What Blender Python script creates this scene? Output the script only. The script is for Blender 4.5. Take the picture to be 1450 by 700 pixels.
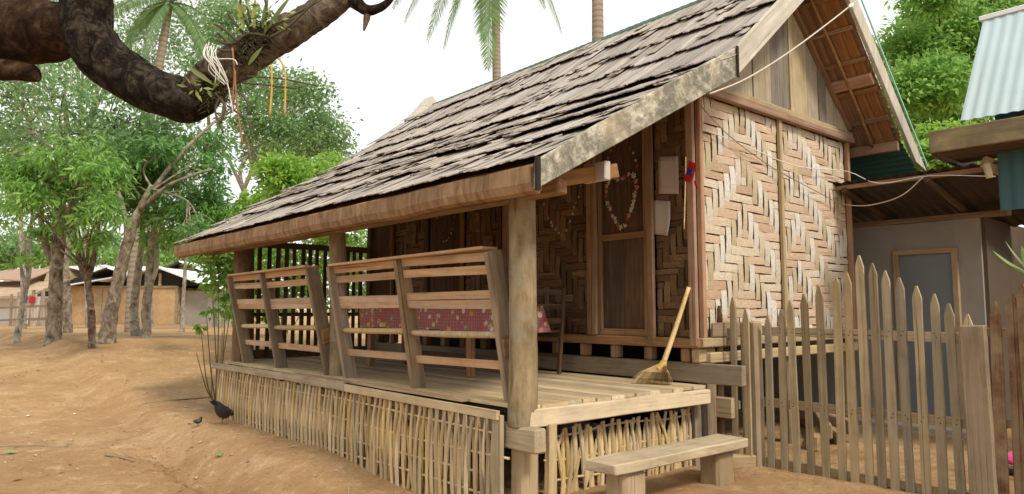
import bpy, bmesh, math, random
import numpy as np
from mathutils import Vector, Matrix, noise as mnoise
random.seed(7); rng = np.random.default_rng(7)
for o in list(bpy.data.objects): bpy.data.objects.remove(o, do_unlink=True)
scene = bpy.context.scene
C = scene.collection
R = math.radians
rnd = random.uniform

# ------------------------------------------------------------------ camera
# House frame: +X runs back from the porch front to the house wall, +Y runs along the porch away from us.
CAM = Vector((-3.177, -3.560, 1.30)); YAW = R(49.2); PITCH = R(5.1); FPX = 1010.0
FW = Vector((math.cos(YAW), math.sin(YAW), 0)); RT = Vector((math.sin(YAW), -math.cos(YAW), 0))
cd = bpy.data.cameras.new('camera'); cam = bpy.data.objects.new('camera', cd); C.objects.link(cam)
fwd = (FW * math.cos(PITCH) + Vector((0, 0, 1)) * math.sin(PITCH)).normalized()
cam.location = CAM; cam.rotation_euler = fwd.to_track_quat('-Z', 'Y').to_euler()
cd.sensor_width = 36; cd.lens = 36 * FPX / 1450; cd.clip_start = 0.05; cd.clip_end = 2000
cd.dof.use_dof = False
scene.camera = cam

# ------------------------------------------------------------------ sky and sun (thin white overcast)
w = bpy.data.worlds.new('World'); scene.world = w; w.use_nodes = True
nt = w.node_tree; bg = nt.nodes['Background']
sky = nt.nodes.new('ShaderNodeTexSky'); sky.sky_type = 'NISHITA'; sky.sun_disc = False
sky.sun_elevation = R(55); sky.sun_rotation = R(172)
mx = nt.nodes.new('ShaderNodeMix'); mx.data_type = 'RGBA'; mx.inputs[0].default_value = 0.9
nt.links.new(sky.outputs[0], mx.inputs[6]); mx.inputs[7].default_value = (9.2, 9.1, 8.9, 1)   # cloud veil
nt.links.new(mx.outputs[2], bg.inputs[0]); bg.inputs[1].default_value = 0.112
sd = bpy.data.lights.new('sun', 'SUN'); sun = bpy.data.objects.new('sun', sd); C.objects.link(sun)
sd.energy = 2.8; sd.angle = R(11); sd.color = (1, .90, .75)
sun.rotation_euler = Vector((-.05, -.72, .80)).to_track_quat('Z', 'Y').to_euler()
scene.view_settings.view_transform = 'Standard'; scene.view_settings.look = 'None'
scene.view_settings.exposure = 0.28; scene.view_settings.gamma = 1
try:
    scene.cycles.max_bounces = 10; scene.cycles.diffuse_bounces = 5; scene.cycles.transparent_max_bounces = 6
except Exception: pass

# ------------------------------------------------------------------ measuring helpers (photograph pixel -> point of the place)
def ray(px, py):
    a = (px - 725) / FPX; b = (350 - py) / FPX
    return RT * a + FW * (math.cos(PITCH) - b * math.sin(PITCH)) + Vector((0, 0, math.sin(PITCH) + b * math.cos(PITCH)))
def at(px, py, d): return CAM + ray(px, py) * d
def onp(px, py, ax, val):
    r = ray(px, py); return CAM + r * ((val - CAM[ax]) / r[ax])
def sst(a, b, x):
    t = max(0, min(1, (x - a) / (b - a))); return t * t * (3 - 2 * t)
def gz(x, y, fine=True):
    z = -.17 + .19 * sst(-.95, -.42, x) * (1 - .5 * sst(2.6, 1.2, y) * sst(.3, -.2, x) * sst(-.5, .6, y))
    z -= .12 * math.exp(-((x + 1.12 + .12 * math.sin(y * 1.3) + .05 * math.sin(y * 4.1)) / .15) ** 2) * sst(-.6, 1, y) * (1 - sst(4.4, 5.6, y))
    z += .55 * sst(6.3, 14, y) + .14 * sst(8, 13, y)
    z -= .03 * sst(16, 36, y)
    if y > 90: z += (y - 90) * .004
    if fine:
        z += .022 * mnoise.noise(Vector((x * .6, y * .6, 0))) + .007 * mnoise.noise(Vector((x * 3.1, y * 3.1, 3)))
        if -6 < x < 4 and -4 < y < 9:
            z += .010 * mnoise.noise(Vector((x * 8, y * 8, 7)))
            fp = mnoise.noise(Vector((x * 4.2, y * 4.2, 17))); z -= .05 * max(0, fp - .26)
            g = math.exp(-((x + 1.15) / .28) ** 2) * sst(0, 1, y) * (1 - sst(4, 6, y))
            q_ = mnoise.noise(Vector((x * 11, y * 11, 1))); z += g * (.05 * max(0, q_) + .02 * mnoise.noise(Vector((x * 24, y * 24, 2))))
            g2 = math.exp(-((y - 4.3 - .5 * (x + 2.2)) / .35) ** 2) * (1 if -4.4 < x < -1.2 else 0); z += g2 * .02 * max(0, q_)
    return z

# ------------------------------------------------------------------ object helpers
WM = {}
def link(o, M=None, parent=None):
    C.objects.link(o); M = M or Matrix.Identity(4); o.matrix_basis = M; WM[o.name] = M.copy()
    if parent is not None:
        o.parent = parent; o.matrix_parent_inverse = WM[parent.name].inverted()
    return o
def tag(o, label=None, cat=None, group=None, kind=None):
    if label: o['label'] = label
    if cat: o['category'] = cat
    if group: o['group'] = group
    if kind: o['kind'] = kind
    return o
def thing(name, loc, label, cat, group=None):
    o = bpy.data.objects.new(name, None); o.empty_display_size = .1
    link(o, Matrix.Translation(Vector(loc))); return tag(o, label, cat, group)
def mesh_np(name, V, F, mat, smooth=False):
    me = bpy.data.meshes.new(name); V = np.asarray(V, dtype=np.float32).reshape(-1, 3)
    me.from_pydata(V.tolist(), [], [list(map(int, f)) for f in F]) if not isinstance(F, np.ndarray) else None
    if isinstance(F, np.ndarray):
        n, k = F.shape
        me.vertices.add(len(V)); me.vertices.foreach_set('co', V.ravel())
        me.loops.add(n * k); me.loops.foreach_set('vertex_index', F.astype(np.int32).ravel())
        me.polygons.add(n); me.polygons.foreach_set('loop_start', np.arange(0, n * k, k, dtype=np.int32))
        me.polygons.foreach_set('loop_total', np.full(n, k, dtype=np.int32))
        me.update(calc_edges=True)
    if smooth: me.polygons.foreach_set('use_smooth', [True] * len(me.polygons))
    if mat: me.materials.append(mat)
    return me
def mobj(name, V, F, mat, parent=None, M=None, smooth=False):
    return link(bpy.data.objects.new(name, mesh_np(name, V, F, mat, smooth)), M, parent)
def frame(p0, xdir, ydir):
    x = Vector(xdir).normalized(); y = Vector(ydir); y = (y - x * y.dot(x)).normalized(); z = x.cross(y)
    M = Matrix.Identity(4)
    for i in range(3): M[i][0] = x[i]; M[i][1] = y[i]; M[i][2] = z[i]; M[i][3] = p0[i]
    return M
def stick_vf(L, w, t, seg=3, jit=.05, bow=0.0, chips=True):
    V = []; F = []
    for i in range(seg + 1):
        f = i / seg; x = L * f; b = bow * math.sin(math.pi * f)
        if i == 0: x += rnd(0, 1) * jit * w
        if i == seg: x -= rnd(0, 1) * jit * w
        for sy, sz in ((-1, -1), (1, -1), (1, 1), (-1, 1)):
            V.append((x + (rnd(-1, 1) * jit * w * .5 if i in (0, seg) else 0), sy * w / 2 * (1 + rnd(-jit, jit)) , sz * t / 2 * (1 + rnd(-jit, jit)) + b))
    for i in range(seg):
        a = i * 4
        for k in range(4):
            F.append((a + k, a + (k + 1) % 4, a + 4 + (k + 1) % 4, a + 4 + k))
    F.append((3, 2, 1, 0)); e = seg * 4; F.append((e, e + 1, e + 2, e + 3))
    return V, F
def stick(name, p0, p1, w, t, mat, parent=None, ydir=(0, 0, 1), seg=3, jit=.05, bow=0.0, bevel=True):
    p0 = Vector(p0); p1 = Vector(p1); d = p1 - p0
    V, F = stick_vf(d.length, w, t, seg, jit, bow)
    o = mobj(name, V, F, mat, parent, frame(p0, d, ydir))
    if bevel and min(w, t) > .02:
        b = o.modifiers.new('edge', 'BEVEL'); b.width = min(w, t) * .12; b.segments = 1; b.limit_method = 'ANGLE'; b.angle_limit = R(50)
    return o
def box(name, lo, hi, mat, parent=None, seg=1, jit=.0, bevel=True):
    lo = Vector(lo); hi = Vector(hi); d = hi - lo; c = (lo + hi) / 2
    ax = max(range(3), key=lambda i: d[i]); oth = [i for i in range(3) if i != ax]
    e = [Vector((1, 0, 0)), Vector((0, 1, 0)), Vector((0, 0, 1))]
    p0 = c - e[ax] * d[ax] / 2; p1 = c + e[ax] * d[ax] / 2
    return stick(name, p0, p1, d[oth[0]], d[oth[1]], mat, parent, ydir=e[oth[0]], seg=seg, jit=jit, bevel=bevel)
def smooth_path(P, Rr, n):
    P = [Vector(p) for p in P]; out = []; rr = []
    m = len(P) - 1
    for s in range(n + 1):
        u = s / n * m; i = min(int(u), m - 1); f = u - i
        a = P[max(i - 1, 0)]; b = P[i]; c = P[i + 1]; d = P[min(i + 2, m)]
        out.append(.5 * ((2 * b) + (c - a) * f + (2 * a - 5 * b + 4 * c - d) * f * f + (3 * b - a - 3 * c + d) * f ** 3))
        rr.append(Rr[i] * (1 - f) + Rr[i + 1] * f)
    return out, rr
def tube_vf(P, Rr, sides=8, n=None, rough=0.0, cap=True, seed=0, freq=3.0, flat=1.0, smoothp=True):
    if smoothp: P, Rr = smooth_path(P, Rr, n or (len(P) - 1) * 4)
    else: P = [Vector(p) for p in P]
    V = []; F = []; ref = Vector((0.31, 0.2, .93))
    for i, p in enumerate(P):
        t = (P[min(i + 1, len(P) - 1)] - P[max(i - 1, 0)]).normalized()
        x = ref - t * ref.dot(t)
        if x.length < 1e-4: x = Vector((1, 0, 0)) - t * t.x
        x.normalize(); y = t.cross(x); ref = x
        for k in range(sides):
            a = 2 * math.pi * k / sides; q = x * math.cos(a) + y * math.sin(a) * flat
            r = Rr[i]
            if rough:
                s = (p + q * r) * (freq / max(r, .02) * .25)
                r *= 1 + rough * mnoise.noise(s + Vector((seed, 0, 0))) + rough * .6 * mnoise.noise(s * 2.7)
            V.append(p + q * r)
    for i in range(len(P) - 1):
        for k in range(sides):
            a = i * sides; F.append((a + k, a + (k + 1) % sides, a + sides + (k + 1) % sides, a + sides + k))
    if cap:
        F.append(tuple(range(sides - 1, -1, -1))); e = (len(P) - 1) * sides; F.append(tuple(range(e, e + sides)))
    return V, F
def tube(name, P, Rr, mat, parent=None, sides=8, **k):
    if not isinstance(Rr, (list, tuple)): Rr = [Rr] * len(P)
    V, F = tube_vf(P, list(Rr), sides, **k)
    o0 = Vector(P[0]); V = [v - o0 for v in V]
    return mobj(name, V, F, mat, parent, Matrix.Translation(o0), smooth=True)
class MB:
    def __init__(s): s.V = []; s.F = []
    def add(s, V, F, M=None):
        n = len(s.V)
        s.V += [tuple(M @ Vector(v)) if M else tuple(v) for v in V]; s.F += [tuple(i + n for i in f) for f in F]
    def stick(s, p0, p1, w, t, ydir=(0, 0, 1), seg=2, jit=.05, bow=0):
        p0 = Vector(p0); p1 = Vector(p1); V, F = stick_vf((p1 - p0).length, w, t, seg, jit, bow); s.add(V, F, frame(p0, p1 - p0, ydir))
    def tube(s, P, Rr, sides=6, **k):
        if not isinstance(Rr, (list, tuple)): Rr = [Rr] * len(P)
        s.add(*tube_vf(P, list(Rr), sides, **k))
    def build(s, name, mat, parent=None, smooth=False): return mobj(name, s.V, s.F, mat, parent, None, smooth)

# ------------------------------------------------------------------ materials
class NT:
    def __init__(s, name):
        s.m = bpy.data.materials.new(name); s.m.use_nodes = True; s.t = s.m.node_tree; s.b = s.t.nodes['Principled BSDF']
    def n(s, typ, **k):
        x = s.t.nodes.new(typ)
        for a, v in k.items(): setattr(x, a, v)
        return x
    def l(s, a, b): s.t.links.new(a, b)
    def noise(s, vec, scale, detail=4, rough=.6, dist=0):
        x = s.n('ShaderNodeTexNoise'); x.inputs['Scale'].default_value = scale; x.inputs['Detail'].default_value = detail
        x.inputs['Roughness'].default_value = rough; x.inputs['Distortion'].default_value = dist
        s.l(vec, x.inputs['Vector']); return x.outputs['Fac']
    def ramp(s, fac, stops):
        x = s.n('ShaderNodeValToRGB'); e = x.color_ramp.elements
        while len(e) < len(stops): e.new(.5)
        for i, (p, c) in enumerate(stops):
            e[i].position = p; e[i].color = (*c, 1) if len(c) == 3 else c
        s.l(fac, x.inputs[0]); return x.outputs[0]
    def mix(s, fac, a, b, mode='MIX'):
        x = s.n('ShaderNodeMix', data_type='RGBA', blend_type=mode)
        for sock, v in ((x.inputs[0], fac), (x.inputs[6], a), (x.inputs[7], b)):
            if isinstance(v, (int, float)): sock.default_value = v
            elif isinstance(v, tuple): sock.default_value = (*v, 1)
            else: s.l(v, sock)
        return x.outputs[2]
    def math(s, op, a, b=0.0, c=None):
        x = s.n('ShaderNodeMath', operation=op)
        for i, v in enumerate((a, b) if c is None else (a, b, c)):
            if isinstance(v, (int, float)): x.inputs[i].default_value = v
            else: s.l(v, x.inputs[i])
        return x.outputs[0]
    def coords(s, sc=(1, 1, 1), rand=True):
        tc = s.n('ShaderNodeTexCoord'); mp = s.n('ShaderNodeMapping'); mp.inputs['Scale'].default_value = sc
        v = tc.outputs['Object']
        if rand:
            oi = s.n('ShaderNodeObjectInfo'); cmb = s.n('ShaderNodeCombineXYZ')
            r = s.math('MULTIPLY', oi.outputs['Random'], 61.0)
            for i in range(3): s.l(r, cmb.inputs[i])
            va = s.n('ShaderNodeVectorMath', operation='ADD'); s.l(v, va.inputs[0]); s.l(cmb.outputs[0], va.inputs[1]); v = va.outputs[0]
        s.l(v, mp.inputs['Vector']); return mp.outputs[0]
    def rand(s):
        oi = s.n('ShaderNodeObjectInfo'); g = s.n('ShaderNodeNewGeometry')
        return s.math('FRACT', s.math('ADD', oi.outputs['Random'], g.outputs['Random Per Island']))
    def bump(s, h, strength=.5, dist=.01):
        x = s.n('ShaderNodeBump'); x.inputs['Strength'].default_value = strength; x.inputs['Distance'].default_value = dist
        s.l(h, x.inputs['Height']); s.l(x.outputs[0], s.b.inputs['Normal'])
    def fin(s, col, rough=.8, spec=.3):
        if isinstance(col, tuple): s.b.inputs['Base Color'].default_value = (*col, 1)
        else: s.l(col, s.b.inputs['Base Color'])
        s.b.inputs['Roughness'].default_value = rough; s.b.inputs['Specular IOR Level'].default_value = spec
        return s.m
def vary(N, col, lo=.75, hi=1.2):
    r = N.rand(); v = N.math('MULTIPLY_ADD', r, hi - lo, lo)
    h = N.n('ShaderNodeHueSaturation'); N.l(v, h.inputs['Value']); N.l(col, h.inputs['Color'])
    N.l(N.math('MULTIPLY_ADD', N.math('FRACT', N.math('MULTIPLY', r, 7.3)), .35, .82), h.inputs['Saturation']); return h.outputs[0]
def wood(name, dark, mid, light, dust=None, dustamt=.5, gr=1.0, lo=.78, hi=1.2, rough=.85, across=28, sc=None):
    N = NT(name); v = N.coords(sc or (1.3 * gr, across * gr, across * gr)); g = N.noise(v, 1, 6, .65, .4)
    c = N.ramp(g, [(.28, dark), (.5, mid), (.74, light)])
    v2 = N.coords((3, 5, 5)); blot = N.noise(v2, 1.4, 5, .6)
    c = N.mix(N.ramp(blot, [(.35, (0, 0, 0)), (.7, (.55, .55, .55))]), c, tuple(x * .55 for x in mid))
    if dust:
        v3 = N.coords((2, 2, 2)); d = N.noise(v3, 2.2, 4, .6)
        c = N.mix(N.math('MULTIPLY', N.ramp(d, [(.38, (0, 0, 0)), (.62, (1, 1, 1))]), dustamt), c, dust)
    v4 = N.coords((.7, 70, 70) if not sc else tuple(x * 2.2 for x in sc)); cr = N.noise(v4, 1, 3, .5)
    c = N.mix(N.ramp(cr, [(.30, (.8, .8, .8)), (.36, (0, 0, 0))]), c, tuple(x * .4 for x in dark))
    c = vary(N, c, lo, hi)
    N.bump(N.math('ADD', g, N.math('MULTIPLY', cr, .8)), .6, .004)
    return N.fin(c, rough, .2)
M = {}
M['deck'] = wood('deck_wood', (.36, .27, .155), (.52, .41, .25), (.64, .53, .35), (.58, .45, .27), .7)
M['fence'] = wood('fence_wood', (.19, .145, .085), (.35, .28, .175), (.49, .405, .27), (.41, .32, .185), .55, lo=.65, hi=1.2)
M['red_fence'] = wood('rusty_wood', (.07, .03, .018), (.16, .085, .05), (.27, .17, .10), (.28, .21, .13), .8)
M['gate_post'] = wood('gate_post_wood', (.25, .17, .09), (.38, .27, .15), (.48, .36, .22), (.42, .32, .2), .5, gr=.6)
M['orange'] = wood('orange_wood', (.25, .15, .085), (.44, .285, .175), (.56, .395, .255), (.44, .33, .21), .5)
M['grey'] = wood('grey_wood', (.15, .11, .07), (.295, .225, .145), (.38, .30, .21), (.36, .28, .18), .5)
M['railwood'] = wood('railing_post_wood', (.12, .085, .05), (.235, .175, .11), (.34, .27, .18), (.3, .235, .15), .4)
M['dark'] = wood('dark_wood', (.06, .035, .02), (.12, .072, .042), (.19, .12, .07), None)
M['brown'] = wood('brown_wood', (.17, .09, .045), (.31, .18, .09), (.42, .27, .15), None)
M['red'] = wood('red_wood', (.22, .11, .065), (.38, .22, .14), (.5, .33, .23), (.4, .3, .22), .4)
M['pale'] = wood('pale_wood', (.30, .23, .14), (.46, .37, .23), (.58, .49, .33), (.5, .4, .27), .4)
M['yellow'] = wood('gable_wood', (.27, .22, .14), (.42, .355, .24), (.53, .46, .33), (.45, .38, .26), .4)
M['greyboard'] = wood('grey_board', (.13, .11, .085), (.24, .205, .16), (.34, .3, .24), None)
SHC = ((.165, .14, .12), (.40, .35, .305), (.58, .525, .475), (.38, .345, .30))
M['shingle'] = wood('shingle_wood', *SHC, .35, lo=.74, hi=1.2, sc=(5, .5, 1))
M['shingle_j'] = wood('shingle_wood_joined', *SHC, .35, lo=.74, hi=1.2, sc=(.9, 38, .9))
M['under'] = wood('roof_underside', (.16, .075, .035), (.30, .155, .075), (.40, .23, .12), None)
M['bamboo'] = wood('bamboo_stake', (.36, .25, .115), (.58, .44, .235), (.73, .59, .35), (.52, .37, .19), .4, lo=.72, hi=1.18)
M['broom'] = wood('broom_straw', (.55, .40, .19), (.72, .55, .28), (.82, .68, .40), None)
M['greypale'] = wood('grey_pale_board', (.30, .275, .23), (.48, .45, .385), (.62, .59, .51), (.42, .38, .30), .4)
M['beamold'] = wood('old_beam', (.12, .10, .06), (.30, .25, .15), (.42, .36, .24), (.16, .13, .09), .7, across=10)
def m_log(name, base, light, spot):
    N = NT(name); v = N.coords((1, 1, .35)); a = N.noise(v, 9, 8, .7); c = N.ramp(a, [(.3, tuple(x * .5 for x in base)), (.48, base), (.7, light)])
    b = N.noise(N.coords((1, 1, 1)), 5, 6, .75, .5); c = N.mix(N.ramp(b, [(.5, (0, 0, 0)), (.62, (.8, .8, .8))]), c, spot)
    s = N.noise(N.coords((20, 20, 1.2)), 1, 4, .6); c = N.mix(N.ramp(s, [(.3, (.7, .7, .7)), (.42, (0, 0, 0))]), c, tuple(x * .35 for x in base))
    N.bump(N.math('ADD', a, s), .7, .01); return N.fin(c, .9, .15)
M['log'] = m_log('porch_log', (.23, .17, .095), (.36, .28, .165), (.25, .225, .165))
M['darklog'] = m_log('dark_log', (.15, .09, .05), (.24, .155, .09), (.16, .12, .08))
def m_bark(name, base, light, dark, sc=6, bump=.8, thr=.52):
    N = NT(name); v = N.coords((1, 1, .7)); a = N.noise(v, sc * 2.5, 8, .72, .6); c = N.ramp(a, [(.34, dark), (.5, base), (.68, light)])
    b = N.noise(N.coords((1, 1, 1)), sc * .8, 7, .7, 1.0); c = N.mix(N.ramp(b, [(thr, (0, 0, 0)), (thr + .07, (.85, .85, .85))]), c, light)
    d = N.noise(N.coords((1, 1, 1)), sc * 1.7, 5, .7); c = N.mix(N.ramp(d, [(.33, (.8, .8, .8)), (.42, (0, 0, 0))]), c, dark)
    N.bump(a, bump, .03); return N.fin(c, .95, .1)
M['bark'] = m_bark('mottled_bark', (.24, .195, .145), (.42, .38, .31), (.08, .06, .04), 3.4, .9, .54)
M['palebark'] = m_bark('pale_bark', (.31, .275, .225), (.48, .45, .38), (.12, .09, .065), 4)
M['darkbark'] = m_bark('dark_bark', (.13, .09, .06), (.27, .23, .18), (.04, .03, .02))
M['nearbark'] = m_bark('limb_bark', (.025, .018, .013), (.11, .09, .065), (.006, .005, .004), 13, 1.0, .60)
M['limbbrown'] = m_bark('limb_red_bark', (.04, .02, .010), (.10, .065, .04), (.010, .006, .004), 9, .8, .6)
M['limbgrey'] = m_bark('limb_grey_bark', (.14, .11, .08), (.30, .255, .19), (.04, .03, .02), 12, 1.0, .57)
def m_palm():
    N = NT('palm_bark'); tc = N.coords((1, 1, 1), False); wv = N.n('ShaderNodeTexWave', wave_type='BANDS', bands_direction='Z'); wv.inputs['Scale'].default_value = 2.2
    wv.inputs['Distortion'].default_value = 2.5; wv.inputs['Detail'].default_value = 3; N.l(tc, wv.inputs['Vector'])
    c = N.ramp(wv.outputs['Fac'], [(.05, (.26, .21, .16)), (.25, (.34, .28, .22)), (.9, (.40, .34, .27))])
    c = N.mix(N.math('MULTIPLY', N.noise(tc, 6, 6, .7), .6), c, (.2, .16, .12)); N.bump(wv.outputs['Fac'], .25, .01); return N.fin(c, .9, .1)
M['palmbark'] = m_palm()
def leafmat(name, cols, trans=.45, rough=.38):
    N = NT(name); r = N.rand(); c = N.ramp(r, [(i / max(1, len(cols) - 1), x) for i, x in enumerate(cols)])
    g = N.n('ShaderNodeNewGeometry'); c2 = N.mix(.5, c, (1, 1, 1), 'MULTIPLY')
    tr = N.n('ShaderNodeBsdfTranslucent'); ms = N.n('ShaderNodeMixShader'); ms.inputs[0].default_value = trans
    tcol = N.mix(.35, c, tuple(min(1, x * 2.2) for x in cols[-1]))
    N.l(tcol, tr.inputs[0]); N.fin(c, rough, .35); N.l(N.b.outputs[0], ms.inputs[1]); N.l(tr.outputs[0], ms.inputs[2])
    N.l(ms.outputs[0], N.t.nodes['Material Output'].inputs[0]); return N.m
M['lf_mango'] = leafmat('mango_leaf', [(.03, .10, .02), (.10, .25, .04), (.19, .40, .07), (.30, .50, .13)])
M['lf_dark'] = leafmat('dark_leaf', [(.025, .08, .03), (.07, .18, .05), (.13, .30, .08), (.24, .42, .13)])
M['lf_haze'] = leafmat('hazy_leaf', [(.04, .10, .035), (.10, .20, .07), (.17, .30, .10), (.27, .42, .17)])
M['lf_lime'] = leafmat('lime_leaf', [(.12, .26, .03), (.18, .36, .04), (.26, .45, .06), (.32, .5, .10)])
M['lf_bright'] = leafmat('bright_leaf', [(.05, .15, .025), (.10, .28, .035), (.17, .40, .05), (.34, .56, .14)])
M['lf_palm'] = leafmat('palm_leaf', [(.07, .16, .06), (.11, .22, .09), (.17, .30, .12), (.25, .34, .13)])
M['lf_big'] = leafmat('broad_leaf', [(.12, .25, .05), (.25, .42, .14), (.4, .55, .25)], .35, .3)
def m_ground():
    N = NT('ground_earth'); v = N.coords((1, 1, 1), False)
    a = N.noise(v, .35, 5, .55, .4); c = N.ramp(a, [(.3, (.35, .205, .095)), (.5, (.455, .285, .14)), (.7, (.54, .37, .195))])
    b = N.noise(v, 2.3, 8, .7, .6); c = N.mix(N.ramp(b, [(.36, (.75, .75, .75)), (.52, (0, 0, 0))]), c, (.36, .215, .105))
    b2 = N.noise(v, 1.1, 9, .72, 1.2); c = N.mix(N.ramp(b2, [(.52, (0, 0, 0)), (.68, (.65, .65, .65))]), c, (.63, .455, .27))
    d = N.noise(v, 13, 10, .8); c = N.mix(N.ramp(d, [(.32, (.8, .8, .8)), (.46, (0, 0, 0))]), c, (.24, .14, .07)); d2 = N.noise(v, 5, 9, .8, .5); c = N.mix(N.ramp(d2, [(.54, (0, 0, 0)), (.64, (.6, .6, .6))]), c, (.68, .50, .31))
    e = N.noise(v, 48, 6, .8); c = N.mix(N.ramp(e, [(.35, (.75, .75, .75)), (.5, (0, 0, 0))]), c, (.28, .17, .09))
    N.bump(N.math('ADD', N.math('ADD', N.math('MULTIPLY', b, 1.8), N.math('MULTIPLY', d, 1.1)), N.math('MULTIPLY', e, .5)), .9, .03); return N.fin(c, .95, .12)
M['ground'] = m_ground()
def strip_mat(name, stops, rough, dirt=.4):
    N = NT(name); tc = N.n('ShaderNodeTexCoord'); oi = N.n('ShaderNodeObjectInfo'); g = N.n('ShaderNodeNewGeometry')
    r = N.rand(); c = N.ramp(r, stops)
    mp = N.n('ShaderNodeMapping'); mp.inputs['Scale'].default_value = (1.2, 9, 9); cmb = N.n('ShaderNodeCombineXYZ')
    for i in range(3): N.l(N.math('MULTIPLY', r, 43), cmb.inputs[i])
    N.l(cmb.outputs[0], mp.inputs['Location']); N.l(tc.outputs['Object'], mp.inputs['Vector'])
    f = N.noise(mp.outputs[0], 1.1, 5, .65); c = N.mix(N.ramp(f, [(.38, (dirt * 1.6,) * 3), (.55, (0, 0, 0))]), c, tuple(x * .45 for x in stops[0][1]))
    N.bump(f, .5, .05); return N.fin(c, rough, .35)
# unit-space strips: separate streak scale for the joined ones (metres)
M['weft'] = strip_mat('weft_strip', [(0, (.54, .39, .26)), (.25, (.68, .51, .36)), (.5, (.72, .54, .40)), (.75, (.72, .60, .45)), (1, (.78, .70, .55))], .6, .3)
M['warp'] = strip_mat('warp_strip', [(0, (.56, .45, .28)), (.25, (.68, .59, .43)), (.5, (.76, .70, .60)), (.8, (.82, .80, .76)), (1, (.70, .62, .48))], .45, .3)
M['weft_in'] = strip_mat('shaded_porch_weft', [(0, (.12, .066, .03)), (.5, (.20, .12, .058)), (1, (.31, .195, .10))], .7, .5)  # porch shade is painted into the weft and warp colours of this wall
M['warp_in'] = strip_mat('shaded_porch_warp', [(0, (.12, .068, .032)), (.5, (.215, .13, .064)), (1, (.32, .205, .11))], .6, .4)
def plain(name, col, rough=.7, spec=.3, nz=.25, sc=8, metal=0):
    N = NT(name); a = N.noise(N.coords((1, 1, 1)), sc, 6, .65); c = N.mix(N.math('MULTIPLY', a, nz * 2), col, tuple(x * .45 for x in col))
    N.b.inputs['Metallic'].default_value = metal; N.bump(a, .2, .005); return N.fin(c, rough, spec)
M['void'] = plain('near_black', (.02, .015, .01)); M['backing'] = plain('woven_backing', (.12, .08, .045)); M['backin'] = plain('shaded_porch_backing', (.045, .026, .013))  # void: near-black, also used for painted shade; porch backing darkened as porch shade
M['fascia'] = None
def m_fascia():
    N = NT('lichen_board'); g = N.noise(N.coords((1.5, 26, 26)), 1, 6, .65); c = N.ramp(g, [(.3, (.34, .31, .24)), (.5, (.54, .51, .41)), (.72, (.68, .65, .53))])
    b = N.noise(N.coords((1, 1.4, 1.4)), 11, 10, .82, .3); c = N.mix(N.ramp(b, [(.40, (.85, .85, .85)), (.56, (0, 0, 0))]), c, (.15, .14, .115)); b3 = N.noise(N.coords((1, 1, 1)), 2.6, 9, .75, .6); c = N.mix(N.ramp(b3, [(.45, (.85, .85, .85)), (.56, (0, 0, 0))]), c, (.13, .125, .10))
    d = N.noise(N.coords((1, 1, 1)), 3, 5, .6); c = N.mix(N.ramp(d, [(.5, (0, 0, 0)), (.68, (.55, .55, .55))]), c, (.46, .37, .25))
    N.bump(N.math('ADD', g, b), .6, .006); return N.fin(c, .9, .15)
M['fascia'] = m_fascia()
def m_eave():
    N = NT('eave_board'); b = N.noise(N.coords((9, 2.2, 2.2)), 1.3, 7, .68, .8); c = N.ramp(b, [(.3, (.12, .07, .038)), (.5, (.26, .165, .092)), (.7, (.38, .26, .155))])
    d = N.noise(N.coords((24, 1.5, 1.5)), 1, 5, .7, .6); c = N.mix(N.ramp(d, [(.30, (.7, .7, .7)), (.42, (0, 0, 0))]), c, (.07, .038, .02))
    e = N.noise(N.coords((1, 1, 1)), 2.2, 4, .6); c = N.mix(N.ramp(e, [(.5, (0, 0, 0)), (.7, (.5, .5, .5))]), c, (.42, .29, .16))
    N.bump(N.math('ADD', b, d), .6, .012); return N.fin(c, .9, .1)
M['eave'] = m_eave()
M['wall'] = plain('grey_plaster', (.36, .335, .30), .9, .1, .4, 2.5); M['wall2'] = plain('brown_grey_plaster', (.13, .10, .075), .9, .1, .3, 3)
M['concrete'] = plain('concrete_wall', (.42, .38, .32), .9, .1, .3, 2)
M['glass'] = plain('door_panel_blue', (.17, .20, .22), .3, .5, .2, 3)
def m_tin():
    N = NT('pale_tin'); v = N.coords((1, 1, 1), False); a = N.noise(v, 1.4, 6, .65); c = N.mix(a, (.50, .60, .62), (.36, .47, .49))
    st = N.noise(N.coords((.8, 16, .8), False), 1.2, 7, .75); c = N.mix(N.ramp(st, [(.56, (0, 0, 0)), (.70, (.6, .6, .6))]), c, (.33, .31, .27)); b = N.noise(v, 9, 8, .75); c = N.mix(N.ramp(b, [(.64, (0, 0, 0)), (.72, (.7, .7, .7))]), c, (.30, .19, .11))
    N.b.inputs['Metallic'].default_value = .2; return N.fin(c, .5, .4)
M['tin'] = m_tin(); M['tinwhite'] = plain('white_tin', (.80, .82, .83), .5, .4, .1, 1)
M['teal'] = plain('teal_tin', (.06, .19, .15), .5, .4, .25, 3); M['ridge'] = plain('ridge_tin', (.30, .58, .50), .5, .4, .2, 3); M['tealwall'] = plain('teal_panel', (.05, .12, .13), .6)
M['rust'] = plain('rusty_tin', (.075, .055, .042), .8, .2, .4, 4); M['paper'] = plain('paper', (.52, .47, .44), .8, .2, .12, 9)  # rust tone taken near black: shade under the lean-to painted in
M['white'] = plain('white_string', (.8, .8, .76)); M['black'] = plain('black_plumage', (.022, .024, .03), .45, .5, .2, 20)
M['redc'] = plain('red_cloth', (.5, .025, .03)); M['bluec'] = plain('blue_cloth', (.03, .05, .28)); M['redleg'] = plain('hen_leg', (.35, .2, .12)); M['comb'] = plain('red_comb', (.5, .05, .04))
M['pink'] = plain('pink_cloth', (.75, .08, .3)); M['wire'] = plain('wire_insulation', (.62, .56, .48), .6); M['dwire'] = plain('dark_wire', (.30, .22, .15), .7)
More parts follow.
